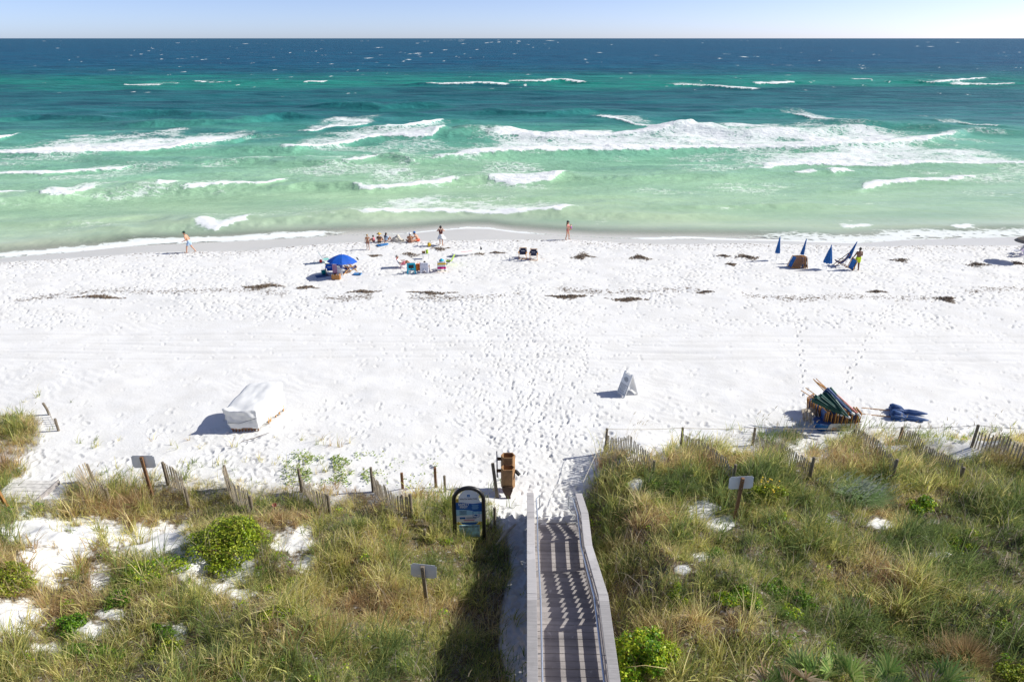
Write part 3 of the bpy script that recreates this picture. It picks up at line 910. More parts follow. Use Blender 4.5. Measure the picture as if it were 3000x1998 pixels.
for sx in (-1, 1):
    st = MB()
    X = sx * (HWD + .03)
    for a, c in ((WY0, WY1), (WY1, WY2), (WY2, WY3), (WY3, WY4 + .1)):
        st.bar((X, a, deck_z(a) - .16), (X, c, deck_z(c) - .16), .05, .26)
    st.build("stringer", M["grey_boards"], bw)
    KN = [(WY0, Z_UP), (WY1 - .2, Z_UP), (WY2 + .05, Z_MID), (WY3 - .05, Z_MID), (WY4 + .55, .02)]
    for lo, hi in (((.10, .31), (.42, .655)) if sx > 0 else ((-.12, .31), (.318, .64))):
        rb = MB()
        for (a, za), (c, zc) in zip(KN, KN[1:]):
            rb.bar((X - sx * .02, a, za + (lo + hi) / 2), (X - sx * .02, c, zc + (lo + hi) / 2), .038, hi - lo, bev=.006)
        rb.build("rail_board", M["grey_boards"], bw)
    rb = MB()
    lo, hi = (.77, .95) if sx > 0 else (.648, .955)
    for (a, za), (c, zc) in zip(KN, KN[1:]):
        rb.bar((X - sx * .02, a, za + (lo + hi) / 2), (X - sx * .02, c, zc + (lo + hi) / 2), .038, hi - lo, bev=.006)
    rb.build("rail_board", M["grey_boards"], bw)
    cp = MB()
    for (a, za), (c, zc) in zip(KN, KN[1:]):
        cp.bar((X + sx * .06, a + .004, za + .985), (X + sx * .06, c - .004, zc + .985), .25, .042, bev=.008)
    cp.build("cap_rail", M["cap_boards"], bw)
    for py in (WY0 + .2, 5.2, 7.3, 9.4, 11.5, 13.2, 15.1, 17.05, 18.5, 20.6):
        zb = float(np.interp(py, [q_[0] for q_ in KN], [q_[1] for q_ in KN]))
        g = -1.2
        MB().box((X + sx * .075, py, (zb + .955 + g) / 2), (.10, .10, zb + .955 - g), bev=.008).build("post", M["grey_boards"], bw)
    xh = X - sx * .16
    HP = [(xh, a, z + .90) for a, z in KN[:-1]] + [(xh, WY4 + .25, .98)]
    HP += [(xh - sx * .14, WY4 + .62, .86), (xh - sx * .14, WY4 + .6, .34), (xh - sx * .02, WY4 + .4, .28)]
    hr = MB().tube(HP, .025, 8)
    for py in (5.2, 7.3, 9.4, 11.5, 13.2, 15.1, 17.05, 18.5, 20.3):
        zz = np.interp(py, [k[0] for k in KN], [k[1] for k in KN]) + .88
        hr.tube([(xh, py, zz), (xh + sx * .05, py, zz - .05), (X - sx * .03, py, zz - .05)], .010, 6)
    hr.build("handrail", M["galv"], bw, sm=True)
MB().box((0, WY4 + .12, .02), (2 * HWD, .2, .10), bev=.01).build("bottom_sill", M["pale_plank"], bw)

# ---------------------------------------------------------------- fences, posts and signs in the dune
def gpost(p, h, lean=(0, 0), r=.055, name="fence_post", mat="weathered_post", parent=None, square=False):
    mb = MB()
    top = Vector((lean[0] * h, lean[1] * h, h))
    if square: mb.bar((0, 0, -.5), top, .1, .1, up=(0, 1, 0), bev=.008)
    else: mb.tube([(0, 0, -.5), tuple(top * .5), tuple(top - Vector((0, 0, .012))), tuple(top)], [r, r, r, r * .8], 10)
    o = mb.build(name, M[mat], parent)
    o.location = p
    return o
def fence(label, front, back, fh, bh, path=None, slat_h=1.0, tilt=(0, 0), gap=.125, front_lean=(0, 0), group="slatted sand fences in the dune"):
    A, B = atH(*front), atH(*back)
    t = thing("sand_fence", label, "fence", A, 0, group)
    gpost((0, 0, 0), fh, front_lean, parent=t, name="post")
    gpost(B - A, bh, (0, 0), parent=t, name="post")
    P = [A] + [atH(*q) for q in (path or [])] + [B]
    sl, wr = MB(), [[], []]
    seg = [(P[i + 1] - P[i]).length for i in range(len(P) - 1)]
    tot = sum(seg); k = int(tot / gap)
    for i in range(1, k):
        d = tot * i / k; j = 0
        while d > seg[j]: d -= seg[j]; j += 1
        p = P[j].lerp(P[j + 1], d / seg[j])
        u = i / k
        p.z = Hs(p.x, p.y)
        w = math.sin(math.pi * min(1, u * 1.15)) if path else 1
        tx = tilt[0] * w + random.uniform(-.03, .03); ty = tilt[1] * w + random.uniform(-.03, .03)
        up = Vector((tx, ty, math.sqrt(max(.05, 1 - tx * tx - ty * ty))))
        dirv = (P[j + 1] - P[j]).normalized()
        base = p - A - up * .25
        topp = p - A + up * (slat_h * random.uniform(.93, 1.03))
        sl.bar(base, topp, .05, .014, up=dirv.cross(up))
        for q, f in ((0, .35), (1, .8)): wr[q].append(p - A + up * slat_h * f)
    sl.build("slats", M["fence_slats"], t)
    for q in (0, 1):
        if len(wr[q]) > 1: MB().tube(wr[q], .006, 4).build("wire", M["galv"], t)
    return t
# right of the boardwalk: straight runs going back from the roped front posts
fence("sand fence starting at the roped post nearest the boardwalk, right side", (1774, 1322), (1912, 1400), 1.15, .8, slat_h=.85)
fence("sand fence from the second roped post, running back to a short mossy post", (1994, 1310), (2146, 1420), 1.0, .9, slat_h=.72)
fence("sand fence from the third roped post, half buried behind the grassy crest", (2204, 1304), (2372, 1402), .9, .95, slat_h=.7)
fence("sand fence slats standing clear of the sand below the stacked umbrellas", (2500, 1280), (2612, 1408), .4, .95, slat_h=.75)
fence("sand fence from the mossy roped post behind the tall green tuft", (2632, 1298), (2812, 1408), .8, .6, slat_h=.72)
fence("sand fence from the thick grey post, running off to the right edge", (2846, 1310), (3030, 1372), 1.05, .9, slat_h=.8)
# left: sagging runs, slats curling over
fence("sand fence with upright slats beside the brown signpost, left of the tarp", (492, 1420), (556, 1492), 1.1, 1.0, [(520, 1432), (545, 1450), (546, 1475)], 1.12, (.05, -.1), .095)
fence("collapsed sand fence with slats leaning right, below the tarp's shadow", (676, 1430), (742, 1508), 1.1, .85, [(668, 1438), (678, 1462), (702, 1492)], 1.05, (-.3, .45), .09, (-.08, 0))
fence("sagging sand fence in front of the tall brown grass, middle of the left dune", (884, 1440), (968, 1512), 1.1, .95, [(897, 1452), (912, 1478), (934, 1500)], .95, (-.32, .3), .09)
fence("sagging sand fence nearest the arched safety sign, with a roped post", (1093, 1440), (1206, 1512), 1.15, .95, [(1106, 1452), (1128, 1482), (1162, 1504)], .8, (-.2, .35), .09)
fence("broken sand fence with pale fanned slats beside the half buried deck", (274, 1408), (322, 1475), .8, .7, [(258, 1420), (266, 1445), (286, 1464)], .95, (-.6, .2), .095, (-.1, 0))
fence("short sand fence by the far left grass patch with two leaning posts", (148, 1215), (172, 1262), .65, .65, None, .34, (-.25, 0), .26, (-.28, 0))
def lone(label, px, py, h, mat="brown_post", square=False, lean=(0, 0), group="single wooden posts in the left dune"):
    p = atH(px, py); o = gpost(p, h, lean, .05, "wooden_post", mat, None, square)
    return tag(o, label, "post", group)
lone("square brown post standing in sand behind the left dune, thinner of two", 1180, 1432, .75, "brown_post", True)
lone("tall square brown post nearest the arched safety sign", 1277, 1428, .95, "brown_post", True)
lone("round grey post directly behind the arched safety sign's left", 1304, 1440, .75, "weathered_post")
lone("round mossy post in the sand between safety sign and boardwalk", 1450, 1545, .9, "weathered_post")
lone("stubby dark post almost buried in grass left of the safety sign", 1246, 1580, .45, "weathered_post")
lone("small weathered stub rising behind the big green bush", 698, 1540, .4, "weathered_post")
lone("thick rust brown post with rounded top at the left edge", 30, 1490, .95, "rust_post", True, (-.25, 0))

def back_sign(label, px, py, h, w, ph, lean, mat, rz=0.0):
    t = thing("notice_sign", label, "sign", atH(px, py), rz, "notice signs seen from behind")
    gpost((0, 0, 0), h, lean, parent=t, name="post", mat=mat, square=True)
    c = Vector((lean[0] * (h - ph * .45), lean[1] * (h - ph * .45) + .065, h - ph * .45))
    bm = bmesh.new()
    bmesh.ops.create_cube(bm, size=1); bmesh.ops.scale(bm, vec=(w, .006, ph), verts=bm.verts)
    bmesh.ops.bevel(bm, geom=[e for e in bm.edges if abs(e.verts[0].co.y - e.verts[1].co.y) > .001], offset=.05, segments=4, affect='EDGES')
    MB().frombm(bm, Matrix.Translation(c) @ Euler((0, -lean[0], 0)).to_matrix().to_4x4()).build("panel", M["alu_sign"], t)
    pn_ = t.children[-1] if t.children[-1].name.startswith("panel") else next(q for q in t.children if q.name.startswith("panel"))
    for dz in (-.16, .16):
        MB().tube([c + Vector((0, -.12, dz)), c + Vector((0, -.1, dz))], .012, 6).build("bolt", M["galv"], pn_)
back_sign("grey notice sign on a tall leaning brown post beside the left fence", 450, 1462, 1.95, .86, .56, (-.03, .0), "brown_post", .05)
back_sign("grey notice sign tilted in the grass left of the boardwalk", 1254, 1775, 1.5, .76, .5, (-.06, 0), "weathered_post", -.08)
back_sign("pale notice sign standing in grass on the right dune", 2150, 1525, 1.75, .82, .50, (.04, .0), "brown_post", .02)

# rope strung along the front posts on the right
rp = []
for px, py, h in ((1705, 1475, .95), (1774, 1322, 1.1), (1994, 1310, .95), (2204, 1304, .85), (2632, 1298, .75), (2846, 1310, 1.0), (3060, 1320, .95)):
    p = atH(px, py); rp.append(p + Vector((0, .05, h)))
pts = []
for a, c in zip(rp, rp[1:]):
    for i in range(10):
        u = i / 10; pts.append(a.lerp(c, u) - Vector((0, 0, .22 * u * (1 - u))))
MB().tube(pts + [rp[-1]], .011, 5).build("rope", M["rope"])
tag(bpy.data.objects["rope"], "pale rope strung between the front posts of the right dune", "rope")

# ---------------------------------------------------------------- lettering
def text_mesh(body, size, name, mat, parent, loc, rot, sx=1.0, align='CENTER', bold=0.0):
    cu = bpy.data.curves.new(name, 'FONT')
    cu.body, cu.size, cu.align_x, cu.align_y = body, size, align, 'CENTER'
    cu.extrude = .0015
    cu.offset = bold
    o = bpy.data.objects.new(name, cu)
    COL.objects.link(o)
    dg = bpy.context.evaluated_depsgraph_get()
    me = bpy.data.meshes.new_from_object(o.evaluated_get(dg))
    bpy.data.objects.remove(o); bpy.data.curves.remove(cu)
    me.materials.clear(); me.materials.append(mat)
    o = bpy.data.objects.new(name, me)
    COL.objects.link(o)
    o.parent, o.location, o.rotation_euler, o.scale = parent, loc, rot, (sx, 1, 1)
    return o

# ---------------------------------------------------------------- arched safety sign
pl, pr = atH(1342, 1568), atH(1412, 1568)
gz = min(pl.z, pr.z) - .1
W2 = .40
sg = thing("safety_sign", "black arched safety sign with blue and white panel in the dune grass", "sign", ((pl.x + pr.x) / 2, pl.y, gz), math.radians(2))
HTOP = 1.85
SGS = 1.28
zt_ = min((abs(float(proj(sg.location.x, sg.location.y, z_)[1]) - 1424), z_) for z_ in np.linspace(1, 5, 401))[1]
sg.location.z = zt_ - (HTOP + .05) * SGS
sg.scale = (SGS,) * 3
arc = [(-W2, 0, -.7), (-W2, 0, HTOP - W2)] + [(-W2 * math.cos(a), 0, HTOP - W2 + W2 * math.sin(a)) for a in np.linspace(.16, math.pi - .16, 15)] + [(W2, 0, HTOP - W2), (W2, 0, -.7)]
MB().tube(arc, .055, 12).build("arch_frame", M["black_tube"], sg, sm=True)
R = Euler((math.pi / 2, 0, 0)).to_matrix().to_4x4()
def yz(th, y): return Matrix.Translation((0, y, 0)) @ R
PW = .345
S_ = pm("sign_white", (.84, .87, .90), .4, .05, 3); SB = pm("sign_blue", (.012, .12, .40), .4, .1, 3); SL = pm("sign_pale_blue", (.36, .64, .80), .4, .08, 3)
SY = pm("sign_gold", (.62, .42, .06), .5, .12, 5); SR = pm("sign_red", (.55, .03, .04), .5, .05, 3); SLAKE = pm("sign_lake_picture", (.36, .60, .68), .5, .5, 7)
top0 = HTOP - W2
main = [(-PW, .74), (PW, .74), (PW, top0 - .08)] + [(PW * .82 * math.cos(a), top0 - .02 + PW * 1.0 * math.sin(a)) for a in np.linspace(0, math.pi, 17)] + [(-PW, top0 - .08)]
MB().prism(main, .014, yz(0, .0)).build("panel", S_, sg)
def wave_band(lo, hi, n=16):
    xs = np.linspace(-PW, PW, n)
    return [(x, lo(x)) for x in xs] + [(x, hi(x)) for x in reversed(xs)]
MB().prism(wave_band(lambda x: top0 - .30 - .07 * smooth(-.2, .3, x), lambda x: top0 - .065 - .05 * smooth(-.25, .15, x) + .02 * smooth(.12, .3, x)), .004, yz(0, -.0105)).build("blue_band", SB, sg)
MB().prism(wave_band(lambda x: top0 - .50 + .05 * smooth(-.2, .3, x), lambda x: top0 - .305 - .075 * smooth(-.2, .3, x)), .004, yz(0, -.0105)).build("pale_band", SL, sg)
MB().prism([(-PW, top0 - .06), (-PW, top0 + .03), (-PW * .95, top0 + .06), (-PW * .78, top0 + .05), (-PW * .78, top0 - .06)], .004, yz(0, -.011)).build("gold_corner", SY, sg)
MB().prism([(x, .72 - .085 * math.sqrt(max(0, 1 - (x / .25) ** 2))) for x in np.linspace(-.25, .25, 14)], .008, yz(0, -.006)).build("blue_foot", SB, sg)
for sx in (-1, 1):
    MB().prism([(sx * .31, .74), (sx * .31, .63), (sx * .2, .63), (sx * .26, .70)], .006, yz(0, -.003)).build("gold_foot", SY, sg)
low = MB().prism([(-.28, .22), (.28, .22), (.28, .62), (-.28, .62)], .014, yz(0, 0)).build("lake_panel", SLAKE, sg)
FR = (math.pi / 2, 0, 0)
text_mesh("SOUTH WALTON", .062, "lettering", M["ink"], sg, (0, -.012, top0 + .045), FR, .92, bold=.001)
text_mesh("SAFETY", .10, "lettering", M["mark_white"], sg, (-.135, -.016, top0 - .13), FR, .9, bold=.003)
text_mesh("FIRST", .10, "lettering", M["mark_white"], sg, (-.135, -.016, top0 - .215), FR, .9, bold=.003)
text_mesh("SUN & BEACH LOVERS", .05, "lettering", M["ink"], sg, (0, -.012, .57), FR, .95, bold=.001)
MB().box((0, -.012, top0 + .15), (.075, .004, .075)).build("emblem_square", SB, sg)
MB().prism([(-.024, top0 + .13), (.026, top0 + .15), (.026, top0 + .175), (-.005, top0 + .158)], .003, yz(0, -.0155)).build("emblem_wave", SL, sg)
tx = MB()
for i in range(6): tx.box((.17, -.0145, top0 - .15 - i * .026), (.19 - .02 * (i % 3), .003, .008))
tx.build("small_print", SL, sg)
tx = MB()
for i in range(8): tx.box((-.16, -.0145, top0 - .335 - i * .018), (.22 - .03 * (i % 3), .003, .006))
tx.build("small_print", M["ink"], sg)
fr_ = MB()
for a, d in (((.19, -.0135, top0 - .36), (.165, .004, .012)), ((.19, -.0135, top0 - .55), (.165, .004, .012)), ((.108, -.0135, top0 - .455), (.012, .004, .19)), ((.272, -.0135, top0 - .455), (.012, .004, .19))): fr_.box(a, d)
fr_.build("turtle_frame", SB, sg)
MB().prism([(.13, top0 - .50), (.15, top0 - .475), (.18, top0 - .468), (.215, top0 - .48), (.25, top0 - .51), (.21, top0 - .508), (.2, top0 - .535), (.18, top0 - .51), (.15, top0 - .515)], .003, yz(0, -.0135)).build("turtle_mark", SB, sg)
MB().box((-.18, -.0135, top0 - .585), (.15, .004, .06)).build("photo_patch", SB, sg)
tx = MB()
for i in range(3): tx.box((.06, -.0135, top0 - .565 - i * .02), (.28, .003, .006))
tx.build("small_print", M["ink"], sg)
tx = MB()
for i in range(2): tx.box((0, -.0135, top0 - .645 - i * .025), (.31 - i * .04, .003, .011))
tx.build("red_print", SR, sg)

_panel = next(c for c in sg.children if c.name.startswith("panel"))
for c in list(sg.children):
    if c != _panel and not c.name.startswith(("arch_frame", "lake_panel")): c.parent = _panel
# ---------------------------------------------------------------- hollow wooden bins on a leaning post
p = atH(1487, 1448)
wb = thing("wooden_bin_station", "paired hexagonal wooden bins with a pointed tail beside a leaning post", "bin station", p, 0)
def hexbin(y0, z0, z1, w, d, name):
    ox = [(-w * .32, -d), (w * .32, -d), (w * .5, 0), (w * .32, d), (-w * .32, d), (-w * .5, 0)]
    n = 6; k = .86
    vs = [(x, y, z0) for x, y in ox] + [(x, y, z1) for x, y in ox] + [(x * k, y * k, z1) for x, y in ox] + [(x * k, y * k, z1 - .35) for x, y in ox]
    fs = [tuple(reversed(range(6)))]
    for i in range(6):
        j = (i + 1) % 6
        fs += [(i, j, j + 6, i + 6), (i + 6, j + 6, j + 12, i + 12), (i + 12, j + 12, j + 18, i + 18)]
    fs.append(tuple(range(18, 24)))
    MB().add(vs, fs, Matrix.Translation((.02, y0, 0))).build(name, M["bin_wood"], wb)
hexbin(.32, .18, 1.62, .56, .19, "rear_bin")
hexbin(-.06, .42, 1.32, .55, .19, "front_bin")
MB().prism([(-.22, .55), (.22, .55), (.2, .40), (.11, .12), (.16, -.18), (.03, .02), (-.02, -.16), (-.07, .12), (-.19, .40)], .08, Matrix.Translation((.0, -.27, 0)) @ R).build("pointed_tail", M["dark_wood"], wb)
MB().bar((-.34, -.42, -.4), (-.58, .1, 1.4), .12, .10, up=(0, 1, 0)).build("post", M["weathered_post"], wb)
MB().bar((-.40, .1, .75), (-.42, .42, 1.75), .05, .09, up=(0, 1, 0)).build("grey_upright", M["grey_cap"], wb)
for zz, yy in ((1.45, .32), (1.12, .0)):
    MB().box((-.33, yy, zz), (.2, .06, .12)).build("bracket", M["dark_wood"], wb)
MB().tube([(.30, -.02, 1.18), (.36, -.06, 1.10), (.47, -.12, 1.0)], [.03, .075, .07], 8).build("black_flap", M["black"], wb)

# ---------------------------------------------------------------- half buried deck at the left edge
p = atH(85, 1442)
dk = thing("buried_deck", "sun bleached plank deck half buried in sand at the left edge", "deck", (p.x, p.y - .3, p.z + .24), math.radians(-3))
pk = MB()
for i in range(6):
    pk.box((random.uniform(-.03, .03), -.55 + i * .235, 0), (1.75, .222, .04), bev=.006)
pk.build("planks", M["pale_plank"], dk)
MB().box((.93, .05, -.05), (.06, 1.5, .2)).build("edge_beam", M["grey_boards"], dk)
def loose(name, label, cat, a, c, w, h, mat):
    A, C_ = atH(*a), atH(*c)
    o = MB().bar(Vector((0, 0, .09)), C_ - A + Vector((0, 0, .16)), w, h, bev=.005).build(name, M[mat])
    o.location = A
    return tag(o, label, cat)
loose("loose_plank", "long pale plank lying slanted just right of the buried deck", "plank", (118, 1452), (186, 1395), .16, .04, "pale_plank")
loose("loose_plank", "narrow whitish lath lying beside the long slanted plank", "plank", (145, 1446), (190, 1398), .06, .03, "canvas_white")
p1, p2, p3 = atH(1452, 1602), atH(1480, 1570), atH(1508, 1548)
MB().tube([(0, 0, .06), tuple(p2 - p1 + Vector((0, 0, .12))), tuple(p3 - p1 + Vector((.03, 0, .2)))], [.03, .065, .04], 8).build("driftwood", M["driftwood"], loc=p1)
tag(bpy.data.objects["driftwood"], "bleached driftwood branch on the shaded sand left of the boardwalk", "driftwood")
p1, p2 = at(705, 1296), at(790, 1270)
MB().tube([(0, 0, .03), tuple((p2 - p1) * .5 + Vector((0, -.08, .05))), tuple(p2 - p1 + Vector((0, 0, .06)))], [.012, .022, .01], 6).build("thin_stick", M["dark_wood"], loc=p1)
tag(bpy.data.objects["thin_stick"], "thin dark stick lying on the sand below the white tarp", "stick")
p = atH(806, 1482, .3)
MB().lathe([(.05, 0), (.075, .12), (.07, .12), (.045, .01)], 12, M=Matrix.Translation((0, 0, .35)) @ Euler((.9, .3, 0)).to_matrix().to_4x4()).build("paper_cup", M["pink_umb"], loc=p)
tag(bpy.data.objects["paper_cup"], "small pink cup caught in brown grass on the left dune", "cup")

# ---------------------------------------------------------------- covered stack
p0 = at(676, 1266); p0b = at(752, 1264); p1 = at(829, 1202)
ex = (p0b - p0).normalized(); ey = (p1 - p0b).normalized()
Wd, Ln = (p0b - p0).length + .12, (p1 - p0b).length + .1
tp = thing("covered_stack", "stack of beach furniture under a white canvas tarp with a peaked near corner", "covered stack", p0, math.atan2(ex.y, ex.x))
lx = Vector((1, 0, 0)); sk = math.atan2(ey.y, ey.x) - math.atan2(ex.y, ex.x)
ly = Vector((math.cos(sk), math.sin(sk), 0))
def tz(u, v):       # height of the tarp top along its length
    return 1.08 + .52 * min(v / .8, 1) + .16 * math.exp(-((u - .0) / .15) ** 2 - ((v - .0) / .10) ** 2) - .06 * math.exp(-((u - .40) / .22) ** 2 - ((v - .08) / .10) ** 2) - .10 * max(0, v - .9) / .1 * 1.2 - .05 * abs(2 * u - 1) ** 4
NU, NV, NH = 22, 34, 14
bm = bmesh.new()
def P(u, v, w):
    """u,v on the plan, w = 0 at the hem .. 1 at the top edge"""
    q = lx * (u * Wd) + ly * (v * Ln)
    c = lx * (.5 * Wd) + ly * (.5 * Ln)
    z = .17 + (float(tz(u, v)) - .17) * w
    f = 1 + .05 * (1 - w) * math.sin(9 * u + 7 * v + 2 * w) * .6 - .035 * w
    wr = .05 * math.sin(13 * (u + v) + 6 * w) * w * (1 - w) * 2 + .13 * (float(vnoise(np.array([u * 5 + w * 3]), np.array([v * 7 + w * 2]), 3)[0]) - .5)
    rdg = abs(float(fbm(np.array([u * 3.2 + v * 2.1]), np.array([v * 4.2 - u + w * 2.5]), 19, 3)[0]) - .5)
    q = c + (q - c) * (f + wr * .6 - max(0, .10 - rdg) * .55 * math.sin(math.pi * min(1, w * 1.05)))
    q = q - lx * (.24 * w * (1 - u) ** 1.5 * (1 - .5 * v))
    return Vector((q.x, q.y, z + (.10 * (float(fbm(np.array([u * 4 + v]), np.array([v * 4 - u]), 9)[0]) - .5)) * smooth(.6, 1, w)))
top = [[bm.verts.new(P(i / NU, j / NV, 1)) for i in range(NU + 1)] for j in range(NV + 1)]
for j in range(NV):
    for i in range(NU): bm.faces.new((top[j][i], top[j][i + 1], top[j + 1][i + 1], top[j + 1][i]))
per = [(i / NU, 0, top[0][i]) for i in range(NU)] + [(1, j / NV, top[j][NU]) for j in range(NV)] + [(i / NU, 1, top[NV][i]) for i in range(NU, 0, -1)] + [(0, j / NV, top[j][0]) for j in range(NV, 0, -1)]
prev = [q[2] for q in per]
for k in range(NH - 1, -1, -1):
    cur = [bm.verts.new(P(u, v, k / NH)) for u, v, _ in per]
    for i in range(len(per)):
        j = (i + 1) % len(per)
        bm.faces.new((prev[i], prev[j], cur[j], cur[i]))
    prev = cur
MB().frombm(bm).build("tarp", M["canvas_white"], tp, sm=True)
MB().tube([lx * (-.02 * Wd) - ly * .05 + Vector((0, 0, .52)), lx * (.4 * Wd) - ly * .09 + Vector((0, 0, .50)), lx * (1.02 * Wd) - ly * .07 + Vector((0, 0, .74))], .012, 5).build("tie_rope", M["ink"], tp)
md = bpy.data.objects["tarp"].modifiers.new("hem", 'SOLIDIFY'); md.thickness = .012
rk = MB()
for i in range(9):
    MB().box(tuple(lx * (Wd * (.06 + .11 * i)) + ly * .06 + Vector((0, 0, .09))), (.05, .06, .16)).build("chair_foot", M["dark_teak"], tp)
rk.bar(tuple(ly * .02 + lx * .04 + Vector((0, 0, .17))), tuple(ly * .02 + lx * (Wd * .97) + Vector((0, 0, .17))), .04, .05)
for v in (.35, .42, .62, .75, .9):
    q = lx * (Wd * .97) + ly * (Ln * v)
    MB().bar(q + Vector((0, 0, 0.02)), q + Vector((.03, .05, .3)), .05, .05).build("chair_foot", M["teak"], tp)
rk.build("rack_beam", M["dark_teak"], tp)

# ---------------------------------------------------------------- folding A-frame board
pa, pb = at(1806, 1149), at(1831, 1167)
pc = at(1866, 1157)
af = thing("sandwich_board", "white plastic sandwich board with printed notice standing alone on the sand", "sandwich board", (pa + pb) / 2, math.atan2(pb.y - pa.y, pb.x - pa.x))
wd, hh_, dp = .66, 1.18, .42
for s_, nm in ((0, "front_leaf"), (1, "rear_leaf")):
    tilt = math.atan2(dp, hh_)
    ln = math.hypot(dp, hh_)
    out = [(-wd / 2, 0), (-wd / 2 + .09, 0), (-wd / 2 + .11, .07), (wd / 2 - .11, .07), (wd / 2 - .09, 0), (wd / 2, 0), (wd / 2, ln), (wd / 2 - .12, ln), (wd / 2 - .12, ln - .1), (-wd / 2 + .12, ln - .1), (-wd / 2 + .12, ln), (-wd / 2, ln)]
    if s_ == 0: Mx = Euler((math.pi / 2 - tilt, 0, 0)).to_matrix().to_4x4()
    else: Mx = Matrix.Translation((0, 2 * dp, 0)) @ Euler((math.pi / 2 + tilt, 0, 0)).to_matrix().to_4x4()
    lf = MB().prism(out, .035, Mx).build(nm, M["white_plastic"], af)
    if s_ == 0:
        fr = MB()
        def onleaf(u, v, w, h, t=.004): fr.add(*_bx(u, v, w, h, t), Mx @ Matrix.Translation((0, 0, .02)))
        def _bx(u, v, w, h, t):
            q = MB().box((u, v, 0), (w, h, t)); return q.v, q.f
        for (u, v, w, h) in ((0, .14, .60, .016), (0, .60, .60, .016), (-.295, .37, .014, .46), (.295, .37, .014, .46)): onleaf(u, v, w, h)
        for i, (u, w) in enumerate(((-.04, .4), (.0, .46), (-.03, .44), (.02, .42), (-.05, .3), (-.02, .40), (.0, .36))): onleaf(u - .03, .55 - i * .055, w, .014)
        fr.build("notice_print", M["ink"], lf)
        fr = MB()
        for i, w in enumerate((.18, .30, .36, .30, .22)): onleaf(.0, .98 - i * .048, w, .024)
        fr.build("notice_print", M["ink"], lf)
        hm = MB()
        for q in (-.05,): hm.tube([Mx @ Vector((-.07, ln - .1, 0)), Mx @ Vector((-.07, ln - .02, 0)), Mx @ Vector((.07, ln - .02, 0)), Mx @ Vector((.07, ln - .1, 0))], .012, 6)
        hm.build("handle", M["white_plastic"], lf)
MB().tube([(.25, .2, .35), (.25, .66, .35)], .008, 5).build("spreader_bar", M["galv"], af)
# ---------------------------------------------------------------- beach furniture
def sling_chair(name, label, loc, rz, group=None, cloth="navy", frame="teak", strap=True, towel=None):
    """low timber sling chair; the sitter looks along +Y"""
    t = thing(name, label, "beach chair", loc, rz, group)
    for sx in (-1, 1):
        MB().bar((sx * .27, -.52, 1.02), (sx * .27, .42, .03), .035, .055, bev=.006).build("side_rail", M[frame], t)
        MB().bar((sx * .305, -.46, .02), (sx * .305, .40, .42), .032, .05, bev=.006).build("leg", M[frame], t)
        MB().box((sx * .33, -.08, .50), (.075, .58, .024), bev=.006).build("armrest", M[frame], t)
    for yy, zz, w_ in ((-.52, 1.0, .27), (.40, .40, .3), (-.46, .05, .3)):
        MB().bar((-w_, yy, zz), (w_, yy, zz), .035, .035).build("cross_bar", M[frame], t)
    path = [(0, -.52, 1.0), (0, -.42, .80), (0, -.30, .56), (0, -.16, .36), (0, .02, .27), (0, .22, .32), (0, .40, .41)]
    sl = MB().strip(path, .46, .012).build("sling", M[cloth], t)
    if strap:
        hs_ = MB().box((0, -.44, .72), (.64, .02, .17), rot=(-.46, 0, 0), bev=.005).build("head_strap", M[cloth], t)
        k = MB()
        for i, (dx, dz) in enumerate(((-.13, .0), (-.07, .015), (-.01, -.01), (.05, .01), (.11, 0))):
            k.box((dx, -.462, .72 + dz), (.042, .006, .05 + .02 * (i % 2)), rot=(-.46, 0, 0))
        k.build("white_mark", M["mark_white"], hs_)
    return t

